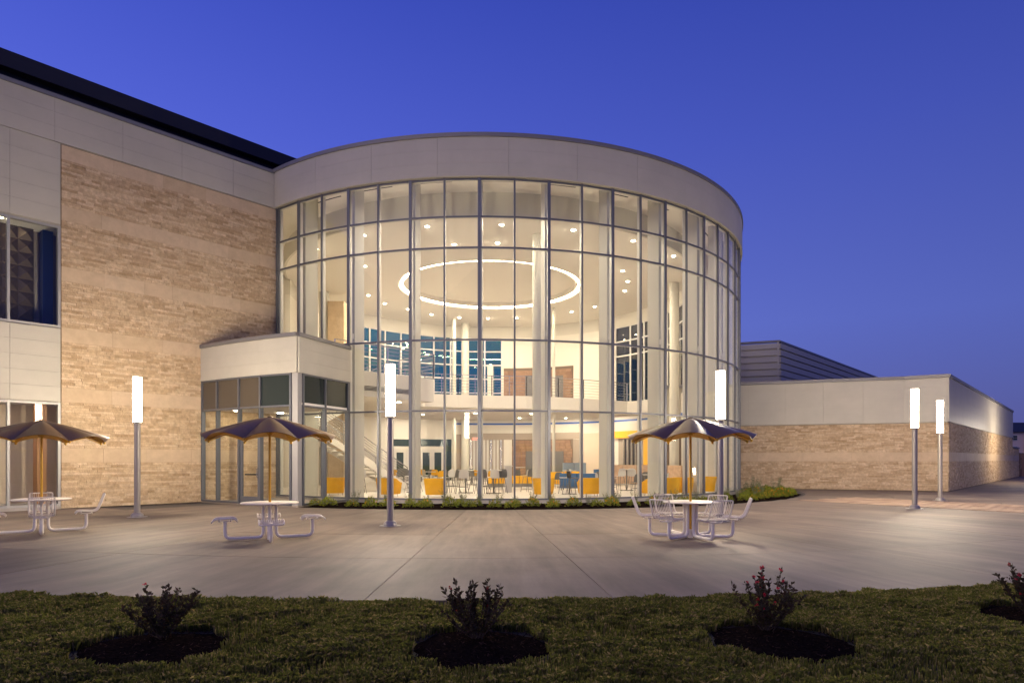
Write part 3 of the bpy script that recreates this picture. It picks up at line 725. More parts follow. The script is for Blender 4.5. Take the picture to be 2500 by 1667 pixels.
for k in range(4):
    pa, pb = vfront(sb[k]), vfront(sb[k+1]); L = math.dist(pa,pb); d = ((pb[0]-pa[0])/L,(pb[1]-pa[1])/L); n = (d[1],-d[0])
    for z in (.05, 3.30, 4.34):
        if z == .05 and k == 2: continue
        V(MB().obox(pa, d, n, .037, L-.037, -.09, .045, z, z+.06), 'transom', M['alu'])
    V(MB().obox(pa, d, n, .03, L-.03, -.02, -.008, 3.36, 4.34), 'spandrel_pane', M['spandrel_reflect'] if k < 3 else M['spandrel'])
    if k == 2:   # the door
        V(MB().obox(pa, d, n, .037, L-.037, -.09, .045, 2.42, 2.48), 'transom', M['alu'])
        V(MB().obox(pa, d, n, .03, L-.03, -.02, -.008, 2.48, 3.30), 'pane', M['glass'])
        dr = V(MB().obox(pa, d, n, .05, L-.05, -.06, .0, .06, .30).obox(pa, d, n, .05, L-.05, -.06, .0, 2.28, 2.41).obox(pa, d, n, .05, .15, -.06, .0, .30, 2.28).obox(pa, d, n, L-.15, L-.05, -.06, .0, .30, 2.28), 'door', M['alu'])
        build(MB().obox(pa, d, n, .15, L-.15, -.035, -.023, .30, 2.28), 'pane', M['glass'], dr)
        build(MB().obox(pa, d, n, .16, L-.16, -.13, -.10, 1.02, 1.07), 'push_bar', M['dark'], dr)
        hb = MB(); hx = lambda a, b, z: (pa[0]+d[0]*a+n[0]*b, pa[1]+d[1]*a+n[1]*b, z)
        hb.tube([hx(L-.11,.0,.95),hx(L-.11,.06,.95),hx(L-.11,.06,1.25),hx(L-.11,.0,1.25)], .014, 6)
        build(hb, 'handle', M['chrome'], dr)
    else:
        V(MB().obox(pa, d, n, .03, L-.03, -.02, -.008, .11, 3.30), 'pane', M['glass'])
# wide corner post and the two side bays
d1 = ((VD[0]-VC[0])/math.dist(VC,VD), (VD[1]-VC[1])/math.dist(VC,VD)); n1 = (d1[1], -d1[0])
p0 = vfront(.95); V(MB().prism([p0, VC, (VC[0]+d1[0]*.22,VC[1]+d1[1]*.22), (VC[0]+d1[0]*.22+BN[0]*.3,VC[1]+d1[1]*.22+.15), (p0[0]+.08,p0[1]+.2)], .05, 4.40), 'corner_post', M['alu_mid'])
LS = math.dist(VC,VD)
for a_, b_ in ((.22,LS/2),(LS/2,LS-.08)):
    for z in (.05, 3.30, 4.34): V(MB().obox(VC, d1, n1, a_+.037, b_-.037, -.09, .045, z, z+.06), 'transom', M['alu'])
    V(MB().obox(VC, d1, n1, a_+.03, b_-.03, -.02, -.008, .11, 3.30), 'pane', M['glass']); V(MB().obox(VC, d1, n1, a_+.03, b_-.03, -.02, -.008, 3.36, 4.34), 'spandrel_pane', M['spandrel'])
for a_ in (.255, LS/2, LS-.11): V(MB().obox(VC, d1, n1, a_-.034, a_+.034, -.10, .05, .05, 4.40), 'mullion', M['alu'])
for (x, y) in ((-10.1,24.1),(-8.9,25.2)):
    downlight(x, y, 3.36, 'round downlight in the entrance porch ceiling', 'downlights in the entrance porch', True)

# ================================================================== LOW WING (right)
low = thing('low_wing', 'low wing with pale metal fascia over beige stone beside the round lobby', 'building', (PC[0],PC[1],0))
Lw = lambda mb, name, mat, parent=None: build(mb, name, mat, parent or low)
K1, K2 = (19.6,32.79), (8.0,36.97)
segs = [(K2, K1), (K1, PC)]; segn = []
def fdir(a_, b_): L = math.dist(a_,b_); return ((b_[0]-a_[0])/L,(b_[1]-a_[1])/L), L
allst = []
budget = 300
for si, (p, q) in enumerate(segs):
    d, L = fdir(p, q); n = (d[1], -d[0])
    Lw(MB().obox(p, d, n, 0, L, -.3, 0, 0, 3.36), 'wall', M['core']); Lw(MB().obox(p, d, n, 0, L, -.3, 0, 3.37, 5.55), 'wall', M['panel_core'])
    s0 = 3.2 if si == 0 else .0
    stn = veneer(p, d, n, s0, L-(.0 if si == 0 else 0), .03, 3.36, [1.70])
    budget -= lay(stn, p, d, n, low, 240 if si == 0 else 60, lambda q: -((q[1]-q[0])*(q[3]-q[2])+.02*q[0]))
    k = max(1, round((L-s0)/1.9)); w = (L-s0)/k
    for i in range(k):
        for j in range(5):
            Lw(MB().obox(p, d, n, s0+i*w+.003, s0+(i+1)*w-.003, .0, .07, 3.40+j*.43+.0015, 3.40+(j+1)*.43-.0015), 'metal_panel', M['panel'])
    Lw(MB().obox(p, d, n, 0, L+.03, -.35, .12, 5.56, 5.71), 'coping', M['coping'])
LSd = 32.0
Lw(MB().obox(PC, DL, NL, .0, LSd, -.3, -.002, 0, 3.36), 'wall', M['core']); Lw(MB().obox(PC, DL, NL, .0, LSd, -.3, -.002, 3.37, 5.55), 'wall', M['panel_core'])
stn = veneer(PC, DL, NL, .0, LSd, .03, 3.36, [1.70]); lay(stn, PC, DL, NL, low, 0, lambda q: q[0])
for i in range(16):
    for j in range(5):
        Lw(MB().obox(PC, DL, NL, i*2+.003, i*2+1.997, .0, .07, 3.40+j*.43+.0015, 3.40+(j+1)*.43-.0015), 'metal_panel', M['panel'])
Lw(MB().obox(PC, DL, NL, .05, LSd+.1, -.35, .12, 5.56, 5.71), 'coping', M['coping'])
Lw(MB().prism([PC, (PC[0]+DL[0]*LSd,PC[1]+DL[1]*LSd), (PC[0]+DL[0]*LSd-20,PC[1]+DL[1]*LSd+8), (11.5,52), (11.5,36.2), K1], 5.2, 5.4), 'roof', M['roof_dark'])
# low yard wall at the end of the wing
E0 = (PC[0]+DL[0]*LSd, PC[1]+DL[1]*LSd)
yw = thing('yard_wall', 'low beige stone wall carrying on past the end of the low wing', 'wall', (E0[0],E0[1],0))
build(MB().obox(E0, DL, NL, .1, 6, -.4, 0, 0, 2.55), 'wall', M['core'], yw)
lay(veneer(E0, DL, NL, .1, 6, .03, 2.5, [1.70]), E0, DL, NL, yw, 0, lambda q: q[0])
build(MB().obox(E0, DL, NL, .1, 6.05, -.45, .1, 2.56, 2.68), 'coping', M['coping'], yw)
# ribbed roof screen rising behind the low wing
RS = (18.3, 45.0); df = (-.93, .367)
scr = thing('roof_screen', 'ribbed metal rooftop enclosure rising behind the low wing', 'roof screen', (RS[0],RS[1],5.4))
dn = (-df[1], df[0]); 
if dn[1] > 0: dn = (-dn[0], -dn[1])
build(MB().prism([RS,(RS[0]+df[0]*10,RS[1]+df[1]*10),(RS[0]+df[0]*10+DL[0]*45,RS[1]+df[1]*10+DL[1]*45),(RS[0]+DL[0]*45,RS[1]+DL[1]*45)], 5.41, 9.5), 'body', M['rib'], scr)
for j in range(9):
    z0 = 5.5+j*.46
    build(MB().obox(RS, df, dn, .12, 10, .005, .13, z0, z0+.36), 'cladding_board', M['rib'], scr)
    build(MB().obox(RS, DL, NL, .12, 45, .005, .13, z0, z0+.36), 'cladding_board', M['rib'], scr)
build(MB().obox(RS, df, dn, -.05, .1, -.1, .15, 5.41, 9.6), 'corner_trim', M['rib'], scr)
build(MB().obox(RS, df, dn, -.1, 10, -.2, .1, 9.62, 9.75), 'coping', M['coping'], scr)
build(MB().obox(RS, DL, NL, .15, 45, -.2, .1, 9.615, 9.745), 'coping', M['coping'], scr)

# far apartment house and timber fence at the end of the path
ap = thing('apartment_house', 'distant pale apartment house with dark roof and orange lit balcony', 'building', (84,110,0))
M['apw'] = plain('apw', (.62,.50,.46), .9); M['apr'] = plain('apr', (.02,.02,.028), .8); M['ora'] = plain('ora', (.6,.26,.06), .8)
build(MB().box(80,110,110,124,0,6.2), 'wall', M['apw'], ap)
build(MB().add([(79.4,109.4,6.2),(110.6,109.4,6.2),(110.6,124.6,6.2),(79.4,124.6,6.2),(82,117,8.2),(108,117,8.2)], [(0,1,5,4),(2,3,4,5),(1,2,5),(3,0,4),(3,2,1,0)]), 'roof', M['apr'], ap)
for zz in (.9, 2.9, 4.75):
    for xx in (83.3, 90.4, 93.5):
        w_ = build(MB().box(xx,xx+1.5,109.9,109.99,zz,zz+.95), 'window', M['whiteplastic'], ap)
        for (i, j) in ((0,0),(1,0),(0,1),(1,1)):
            build(MB().box(xx+.1+i*.68,xx+.72+i*.68,109.86,109.89,zz+.1+j*.4,zz+.45+j*.4), 'window_pane', M['dgl'], w_)
build(MB().box(86.0,89.4,109.2,109.98,0,5.9), 'balcony_bay', M['ora'], ap)
for zz in (1.9, 3.9):
    build(MB().box(85.8,89.6,108.3,109.2,zz,zz+.18), 'balcony_slab', M['whiteplastic'], ap)
    build(MB().box(87.4,87.8,108.9,109.1,zz+1.55,zz+1.65), 'balcony_light', emit('balcony_light', (1,.6,.25), 60), ap)
for k in range(4): build(MB().box(82.4,85.8,109.3,109.36,1.95+k*.25,2.01+k*.25), 'rail', M['whiteplastic'], ap)
fn = thing('timber_fence', 'tall brown upright board fence at the far end of the path', 'fence', (47.5,61.5,0))
M['fence'] = islandmat('fence', [(.14,.08,.06),(.20,.12,.09),(.11,.065,.05)], rough=.85, bump=.3)
for k in range(24):
    x = 46.6+k*.62; build(MB().box(x,x+.55,61.5+.02*(k%2),61.58+.02*(k%2),0,2.2), 'fence_board', M['fence'], fn)
build(MB().box(46.6,61.4,61.62,61.72,.5,.62), 'fence_rail', M['fence'], fn); build(MB().box(46.6,61.4,61.62,61.72,1.6,1.72), 'fence_rail', M['fence'], fn)

# ================================================================== LAMPS
LH = 3.81
lp_pole = MB().lathe([(.078,.12),(.078,LH-1.26)], 28).mesh('pole', M['pole'], True)
lp_base = MB().lathe([(.25,0),(.25,.012),(.16,.014),(.155,.07),(.13,.10),(.09,.13)], 28).mesh('base', M['pole'], True)
lp_lens = MB().lathe([(.106,LH-1.24),(.108,LH-.03)], 28).mesh('lamp_lens', M['lamp'], True)
lp_cap = MB().lathe([(.110,LH-.03),(.110,LH-.005),(.098,LH)], 28).mesh('cap', M['pole'], True)
lp_col = MB().lathe([(.09,LH-1.28),(.110,LH-1.262),(.110,LH-1.24)], 28).mesh('collar', M['pole'], True)
for (x, y, lab) in ((-10.15,17.75,'glowing column lamp standing in front of the split stone wall'),
                    (-2.86,15.4,'glowing column lamp between the backless table and the curved glass'),
                    (5.26,16.54,'glowing column lamp behind the six seat parasol table'),
                    (12.75,20.75,'glowing column lamp at the near edge of the brick band'),
                    (16.2,24.8,'glowing column lamp beside the corner of the low wing'),
                    (35.7,42.9,'glowing column lamp far along the path beside the low wing'),
                    (-18.6,9.2,'glowing column lamp beyond the table by the wing windows')):
    t = thing('column_lamp', lab, 'lamp', (x,y,0), 0, 'column lamps on the plaza')
    for nm, me in (('base',lp_base),('pole',lp_pole),('collar',lp_col),('lamp_lens',lp_lens),('cap',lp_cap)): link(nm, me, t)
bl = thing('bollard_light', 'short lit bollard beside the path along the low wing', 'bollard light', (22.75,28.6,0))
link('post', MB().lathe([(.16,0),(.16,.02),(.085,.03),(.085,.62)], 20).mesh('post', M['pole'], True), bl)
link('lamp_lens', MB().lathe([(.083,.62),(.083,1.05)], 20).mesh('lamp_lens', emit('bollard', (1,.8,.55), 60.0), True), bl)
link('cap', MB().lathe([(.095,1.05),(.095,1.10)], 20).mesh('cap', M['pole'], True), bl)

# ================================================================== TABLE SETS AND PARASOLS
TOPZ = .725
top_me = MB().lathe([(.06,TOPZ-.03),(.52,TOPZ-.028),(.54,TOPZ-.018),(.54,TOPZ-.006),(.53,TOPZ)], 48).mesh('table_top', M['powder'], True)
sock_me = MB().lathe([(.045,.0),(.045,.16),(.03,.17)], 16).mesh('socket', M['powder'], True)
def bend(p, n=5, r=.12):   # rounds the corners of a polyline
    out = [Vector(p[0])]
    for a_, b_, c_ in zip(p[:-2], p[1:-1], p[2:]):
        a_, b_, c_ = Vector(a_), Vector(b_), Vector(c_); e = b_+(a_-b_).normalized()*min(r,(a_-b_).length*.45); f = b_+(c_-b_).normalized()*min(r,(c_-b_).length*.45)
        for i in range(n+1):
            t = i/n; out.append(e*(1-t)**2+b_*2*t*(1-t)+f*t*t)
    return out+[Vector(p[-1])]
arm_me = MB().tube(bend([(.115,0,TOPZ-.03),(.115,0,.045),(.80,0,.045),(.80,0,.385)]), .032, 10).mesh('arm', M['powder'], True)
def seat_mesh(back):
    b = MB()
    if back: prof = bend([(.60,.40),(.645,.44),(1.0,.425),(1.13,.80)] and [(.60,0,.39),(.63,0,.445),(1.0,0,.425),(1.14,0,.80)], 5, .10)
    else: prof = bend([(.585,0,.38),(.63,0,.445),(.98,0,.435),(1.03,0,.37)], 4, .09)
    prof = [(p[0],p[2]) for p in prof]; hw_ = .215
    for k in range(12):
        y = -hw_+.02+k*(2*hw_-.04)/11; b.tube([(x,y,z) for x,z in prof], .0042, 4)
    fr_ = [(x,-hw_,z) for x,z in prof]+[(x,hw_,z) for x,z in prof[::-1]]
    b.tube(bend(fr_+[fr_[0]], 2, .03), .0115, 6)
    for x, z in (prof[len(prof)//3], prof[len(prof)//2]): b.tube([(x,-hw_,z-.008),(x,hw_,z-.008)], .008, 4)
    b.tube(bend([(.70,-.15,.425),(.70,-.13,.375),(.70,.13,.375),(.70,.15,.425)],3,.04), .010, 6); b.tube(bend([(.90,-.15,.425),(.90,-.13,.375),(.90,.13,.375),(.90,.15,.425)],3,.04), .010, 6)
    b.box(.68,.92,-.03,.03,.372,.388)
    return b.mesh('seat', M['powder'], True)
seat_b, seat_n = seat_mesh(True), seat_mesh(False)
def table_set(x, y, angs_, back, label):
    t = thing('picnic_table', label, 'table', (x,y,.0), 0, None)
    link('table_top', top_me, t); link('socket', sock_me, t)
    for a_ in angs_:
        link('arm', arm_me, t, (0,0,0), math.radians(a_)); link('seat', seat_b if back else seat_n, t, (0,0,0), math.radians(a_))
    return t
table_set(-10.0,13.93,(306,36,126,216),True,'white metal table with four wire backed seats by the stone wing windows')
table_set(-4.73,12.8,(292,22,112,202),False,'white metal table with four backless wire seats before the entrance')
table_set(3.56,13.07,(225,285,345,45,105,165),True,'white metal table with six wire backed chairs before the planting bed')
# parasols
UR = 1.24
def canopy(th):
    nr, na = 10, 96; vs = []; fs = []
    for lay_ in (0, 1):
        for i in range(nr+1):
            q = i/nr; r = .03+(UR-.03)*q
            for k in range(na):
                a_ = 2*math.pi*k/na; ph = ((a_/(math.pi/4)) % 1.0)      # 0 at a rib
                arch = math.sin(math.pi*ph)**.9
                z = 2.38-.33*q**1.25-.12*q*(1-arch)**1.0
                rr = r*(1-.03*q*(1-arch))
                vs.append((rr*math.cos(a_), rr*math.sin(a_), z-(th if lay_ else 0)))
    o = (nr+1)*na
    for i in range(nr):
        for k in range(na):
            k2 = (k+1)%na; a_, b_, c_, d_ = i*na+k, i*na+k2, (i+1)*na+k2, (i+1)*na+k
            fs.append((a_,d_,c_,b_)); fs.append((o+a_,o+b_,o+c_,o+d_))
    for k in range(na):
        k2 = (k+1)%na; fs.append((nr*na+k, o+nr*na+k, o+nr*na+k2, nr*na+k2)); fs.append((k, k2, o+k2, o+k))
    return vs, fs
vs, fs = canopy(.008)
cm = MB(); cm.add(vs, fs); cm.m = [(0 if (j < 1920 and j % 2 == 0) or j >= 1920 else 1) for j in range(len(fs))]
can_me = cm.mesh('canopy', [M['bronze'], M['yellow_paint']], True)
try: can_me.set_sharp_from_angle(angle=math.radians(25))
except Exception: pass
up_me = MB().tube([(0,0,.04),(0,0,2.34)], .024, 14).mesh('pole', M['yellow_paint'], True)
hub_me = MB().lathe([(.03,2.02),(.06,2.05),(.06,2.08),(.035,2.10)], 16).mesh('hub', M['yellow_paint'], True)
rib_me = MB().tube([(.05,0,2.345),(.5,0,2.195),(UR*.94,0,1.925)], .011, 6).mesh('rib', M['yellow_paint'], True)
strut_me = MB().tube([(.04,0,2.07),(.16,0,2.12),(.40,0,2.225)], .011, 6).mesh('strut', M['yellow_paint'], True)
ball_me = MB().lathe([(.008,-.03),(.022,-.02),(.028,0),(.022,.02),(.008,.03)], 10, (UR*.965,0,1.915)).mesh('tip', M['yellow_paint'], True)
fin_me = MB().lathe([(.05,2.375),(.045,2.395),(.02,2.405)], 16).mesh('cap', M['bronze'], True)
for (x, y, rz, lab) in ((-10.0,13.93,.236,'dark scalloped metal parasol with yellow underside by the wing windows'),(-4.73,12.8,.777,'dark scalloped metal parasol with yellow underside over the backless seats'),(3.56,13.07,.131,'dark scalloped metal parasol with yellow underside over the six chair table')):
    t = thing('parasol', lab, 'parasol', (x,y,0), rz, 'metal parasols on the plaza')
    for nm, me in (('canopy',can_me),('pole',up_me),('hub',hub_me),('cap',fin_me)): link(nm, me, t)
    for k in range(8):
        r_ = link('rib', rib_me, t, (0,0,0), k*math.pi/4); link('strut', strut_me, r_); link('tip', ball_me, r_)

# ================================================================== LOBBY FURNITURE
FZ = .11
def lounge_proto():
    b = MB(); n = 20; w, dpt = .42, .40
    prof = []
    def U(sc, t): # U-shaped plan path, open to +y
        pts = []
        L = 10
        for i in range(L): pts.append((-w*sc, dpt*(1-1.15*i/L)))
        for i in range(13):
            a_ = math.pi+math.pi*i/12; x = w*sc*math.cos(a_); 
            pts.append((max(-w*sc,min(w*sc,x*1.0)), -.06-.28*abs(math.sin(a_))**.6*sc))
        for i in range(L): pts.append((w*sc, dpt*(-.15+1.15*(i+1)/L)))
        return pts
    lv = [(.10,.82),(.14,.86),(.60,.99),(.70,1.02),(.735,.99)]
    outer = [[(x,y,z) for x,y in U(s_,0)] for z,s_ in lv]; inner = [[(x*.80,y*.78+.02,z) for x,y in U(s_,0)] for z,s_ in lv]
    m_ = len(outer[0])
    def hcut(p, i): # arms lower than back
        x,y,z = p; f_ = max(0,min(1,(y+.1)/.4)); return (x,y,.10+(z-.10)*(1-.28*f_))
    vs_ = [hcut(p,0) for ringp in outer for p in ringp]+[hcut(p,0) for ringp in inner for p in ringp]; fs_ = []; o = len(lv)*m_
    for i in range(len(lv)-1):
        for k in range(m_-1):
            a_, b_, c_, d_ = i*m_+k, i*m_+k+1, (i+1)*m_+k+1, (i+1)*m_+k
            fs_.append((a_,b_,c_,d_)); fs_.append((o+a_,o+d_,o+c_,o+b_))
    t_ = (len(lv)-1)*m_
    for k in range(m_-1): fs_.append((t_+k,t_+k+1,o+t_+k+1,o+t_+k)); fs_.append((k,o+k,o+k+1,k+1))
    for k in (0, m_-1):
        for i in range(len(lv)-1): fs_.append((i*m_+k,(i+1)*m_+k,o+(i+1)*m_+k,o+i*m_+k) if k == 0 else (i*m_+k,o+i*m_+k,o+(i+1)*m_+k,(i+1)*m_+k))
    return MB().add(vs_, fs_).mesh('shell', M['yellow'], True)
lg_shell = lounge_proto()
lg_seat = MB().prism([(-.30,-.2),(.30,-.2),(.32,.36),(.26,.40),(-.26,.40),(-.32,.36)], .24, .42).mesh('seat_cushion', M['yellow'])
def legs(t, pts, r, z1, mat):
    for (x0, y0, x1, y1) in pts: link('leg', MB().tube([(x0,y0,0),(x1,y1,z1)], r, 6).mesh('leg', mat), t)
def lounge(x, y, rz, label):
    t = thing('lounge_chair', label, 'armchair', (x,y,FZ), rz, 'yellow lounge chairs in the lobby')
    link('shell', lg_shell, t); link('seat_cushion', lg_seat, t)
    legs(t, [(-.28,-.22,-.24,-.18),(.28,-.22,.24,-.18),(-.28,.32,-.24,.28),(.28,.32,.24,.28)], .014, .25, M['chrome']); return t
def fl(u, v): return gp(u, v, FZ)
LC = ['yellow lounge chair beside the foot of the stairs','yellow lounge chair seen square from behind before the back doors','yellow lounge chair in front of the thick round column','yellow lounge chair with its back to the glass beside the blue sofa','yellow lounge chair under the yellow portal side','yellow lounge chair between two others near the tan booth','yellow lounge chair before the slim end column of the lobby','yellow lounge chair at the far end by the low wing','yellow lounge chair seen through the entrance porch']
for k, (u, v, rz) in enumerate(((946,1212,-.3),(1062,1213,.05),(1327,1212,-.1),(1439,1211,.1),(1600,1210,.5),(1634,1210,-.2),(1667,1208,-.3),(1733,1204,-.4),(816,1209,.6))):
    x, y = fl(u, v); lounge(x, y, rz, LC[k])
# cafe chairs
def shell_chair(name, h, mat, label, group, legmat):
    t = thing(name, label, 'chair', (0,0,FZ), 0, group)
    b = MB(); nu, nv = 8, 10; vs_ = []; fs_ = []
    for lay_ in (0,1):
        for j in range(nv+1):
            q = j/nv
            for i in range(nu+1):
                p = i/nu*2-1
                if q < .5: y = .20-q*2*.36; z = h+.0+.02*p*p; x = p*.22
                else:
                    s_ = (q-.5)*2; y = -.16-.08*s_+.05*p*p*s_; z = h+.02*p*p+s_*.36*(1-.18*p**4); x = p*(.22+.01*s_-.05*s_**3)
                vs_.append((x, y-(.012 if lay_ else 0)*(q>.5), z-(.012 if lay_ and q <= .5 else 0)))
    o = (nu+1)*(nv+1)
    for j in range(nv):
        for i in range(nu):
            a_, b_, c_, d_ = j*(nu+1)+i, j*(nu+1)+i+1, (j+1)*(nu+1)+i+1, (j+1)*(nu+1)+i
            fs_.append((a_,d_,c_,b_)); fs_.append((o+a_,o+b_,o+c_,o+d_))
    link('shell', MB().add(vs_, fs_).mesh('shell', mat, True), t)
    legs(t, [(-.22,-.22,-.14,-.10),(.22,-.22,.14,-.10),(-.22,.22,-.14,.12),(.22,.22,.14,.12)], .012, h-.004, legmat)
    link('leg_frame', MB().tube([(-.19,-.17,h*.45),(.19,-.17,h*.45),(.19,.17,h*.45),(-.19,.17,h*.45),(-.19,-.17,h*.45)], .009, 5).mesh('leg_frame', legmat), t)
    return t
protos = {
 'w': shell_chair('cafe_chair', .46, M['whiteplastic'], 'white shell cafe chair among the lobby tables', 'white cafe chairs', M['chrome']),
 'g': shell_chair('cafe_chair', .46, M['greyplastic'], 'dark grey shell cafe chair among the lobby tables', 'grey cafe chairs', M['greyplastic']),
 'y': shell_chair('cafe_chair', .46, M['yellow'], 'yellow shell cafe chair among the lobby tables', 'yellow cafe chairs', M['chrome']),
 'W': shell_chair('bar_chair', .68, M['whiteplastic'], 'tall white shell bar chair on grey legs', 'white bar chairs', M['greyplastic']),
 'G': shell_chair('bar_chair', .68, M['greyplastic'], 'tall grey shell bar chair on grey legs', 'grey bar chairs', M['greyplastic'])}
used = set()
def chair(k, u, v, rz):
    x, y = fl(u, v); p = protos[k]
    if k in used: dup(p, (x,y,FZ), rz)
    else: p.location = (x,y,FZ); p.rotation_euler = (0,0,rz); used.add(k)
for c in (('G',978,1196,.4),('G',994,1197,-.5),('y',966,1178,0),('w',980,1178,1),('g',998,1179,-.4),('y',1030,1177,.2),('w',1041,1178,-1),('g',1052,1176,.3),('y',1062,1177,0),('g',1082,1178,.6),
          ('w',1103,1180,0),('W',1129,1206,.4),('G',1108,1203,1.2),('w',1120,1181,2),('y',1124,1178,.3),('g',1146,1180,.1),('y',1160,1179,-.2),('G',1160,1199,-1.0),('W',1213,1206,-.5),('w',1232,1183,.4),
          ('y',1238,1180,.8),('g',1262,1178,0),('w',1282,1178,1.2),('W',1513,1197,.5),('W',1546,1197,-.6),('g',1573,1190,.2),('g',1359,1192,.5),('g',1468,1189,-.7),('G',1288,1200,.9),('w',1500,1182,.3),('g',1583,1192,2),('W',1094,1204,2.2),('G',1174,1205,.3),('W',1190,1203,-2.2),('G',1222,1204,2.6),('g',1015,1200,.8),('w',1004,1203,2.4),('y',1076,1184,.4),('y',1178,1183,-.6),('y',1196,1180,.5),('w',1206,1182,.1),
          ('y',1016,1180,.1),('y',1300,1181,.4),('g',1318,1184,1.1),('W',1380,1205,1.9),('G',1398,1206,-2.0),('w',1446,1196,.3),('g',1484,1200,.5),('W',1492,1207,-1.4),('g',1556,1203,2.6),('y',1488,1184,.2),('y',1610,1190,.3),('w',1620,1196,1.2),('W',880,1203,.4),('G',866,1200,2.0)):
    chair(*c)
# tables
def cafe_table(u, v, h, r, label):
    x, y = fl(u, v); t = thing('cafe_table', label, 'table', (x,y,FZ), 0, 'white lobby tables')
    link('table_top', MB().lathe([(r-.02,h-.03),(r,h-.015),(r,h)], 28).mesh('table_top', M['whiteplastic'], True), t)
    link('stem', MB().tube([(0,0,.03),(0,0,h-.03)], .03, 10).mesh('stem', M['greyplastic']), t)
    link('foot', MB().box(-.32,.32,-.03,.03,0,.03).box(-.03,.03,-.32,-.031,0,.03).box(-.03,.03,.031,.32,0,.03).mesh('foot', M['greyplastic']), t)
for q in ((1137,1203,1.0,.36,'tall round white table ringed by bar chairs'),(985,1190,.74,.4,'round white lobby table on a grey stem'),(1048,1181,.74,.4,'round white lobby table on a grey stem'),(1152,1183,.74,.4,'round white lobby table on a grey stem'),
          (1268,1181,1.0,.36,'tall round white table near the brick wall'),(1205,1204,1.0,.36,'tall white table between the middle bar chairs'),(1390,1206,1.0,.30,'tall white table close behind the glass by the blue sofa'),(1010,1202,.74,.38,'low white table close behind the glass by the stairs'),(1530,1197,1.0,.36,'tall white table between two white bar chairs'),(1375,1190,.45,.45,'low white side table beside the blue sofa'),(1572,1195,.74,.35,'round white table near the yellow portal')):
    cafe_table(*q)
# sofas
def sofa(u, v, rz, w, seatm, backm, label, cat='sofa', bh=.8, group=None):
    x, y = fl(u, v); t = thing('sofa', label, cat, (x,y,FZ), rz, group)
    def cush(x0,x1,y0,y1,z0,z1):
        b = MB(); e = .03; b.prism([(x0+e,y0),(x1-e,y0),(x1,y0+e),(x1,y1-e),(x1-e,y1),(x0+e,y1),(x0,y1-e),(x0,y0+e)], z0, z1); return b
    link('base', cush(-w/2,w/2,-.36,.38,.1,.28).mesh('base', seatm), t)
    n = max(1, round(w/.8))
    for k in range(n):
        link('seat_cushion', cush(-w/2+k*w/n+.01,-w/2+(k+1)*w/n-.01,-.2,.40,.285,.44).mesh('seat_cushion', seatm), t)
        link('back_cushion', cush(-w/2+k*w/n+.01,-w/2+(k+1)*w/n-.01,-.40,-.205,.285,bh).mesh('back_cushion', backm), t)
    legs(t, [(-w/2+.08,-.3,-w/2+.08,-.3),(w/2-.08,-.3,w/2-.08,-.3),(-w/2+.08,.3,-w/2+.08,.3),(w/2-.08,.3,w/2-.08,.3)], .02, .11, M['dark'])
sofa(1248,1193,.05,2.3,M['greyfab'],M['yellow'],'long bench sofa with grey seat and yellow back',bh=.66)
sofa(1412,1196,-.25,1.7,M['bluefab'],M['bluefab'],'blue two seat sofa between the yellow lounge chairs',bh=.8)
sofa(1352,1186,.1,1.0,M['yellow'],M['yellow'],'yellow easy chair beyond the thick round column','armchair',.78)
sofa(1399,1183,-.1,1.0,M['yellow'],M['yellow'],'yellow easy chair beyond the blue sofa','armchair',.78)
sofa(1462,1183,.5,1.1,M['bluefab'],M['bluefab'],'blue easy chair near the beige wall','armchair',.9)
sofa(1401,1177,0,1.5,M['bluefab'],plain('paleblue',(.28,.35,.42),.85),'high backed pale blue settee against the brick wall','settee',1.25)
sofa(1538,1184,-.2,2.2,M['tanfab'],M['tanfab'],'tan striped booth seat before the yellow portal','booth',1.15)
sofa(1640,1188,-.9,1.8,M['tanfab'],M['tanfab'],'tan striped booth seat behind the right hand round column','booth',1.15)
# reception slabs, exit sign
x, y = fl(1241,1201)
tag(build(MB().prism([(x-.16,y-.1),(x+.16,y-.1),(x+.16,y+.1),(x-.16,y+.1)], FZ, 1.25).prism([(x-.20,y-.14),(x+.20,y-.14),(x+.20,y+.14),(x-.20,y+.14)], 1.251, 1.29), 'lectern', M['whiteplastic']), 'slim white pedestal stand among the lobby tables', 'pedestal')
ex = thing('exit_sign', 'small red lit exit sign above the shop grille', 'sign', (-2.55,45.9,3.0))
link('housing', MB().box(-.2,.2,-.03,.03,-.12,.12).mesh('housing', M['whiteplastic']), ex)
tc = bpy.data.curves.new('exit_text', 'FONT'); tc.body = 'EXIT'; tc.size = .2; tc.align_x = 'CENTER'; tc.align_y = 'CENTER'; tc.extrude = .004
to = bpy.data.objects.new('exit_text', tc); COL.objects.link(to)
bpy.context.view_layer.update()
em = bpy.data.meshes.new_from_object(to.evaluated_get(bpy.context.evaluated_depsgraph_get())); bpy.data.objects.remove(to)
em.materials.clear(); em.materials.append(emit('exit_red', (1,.06,.03), 6)); 
lt = link('lettering', em, ex, (0,-.036,0)); lt.rotation_euler = (math.radians(90),0,0)

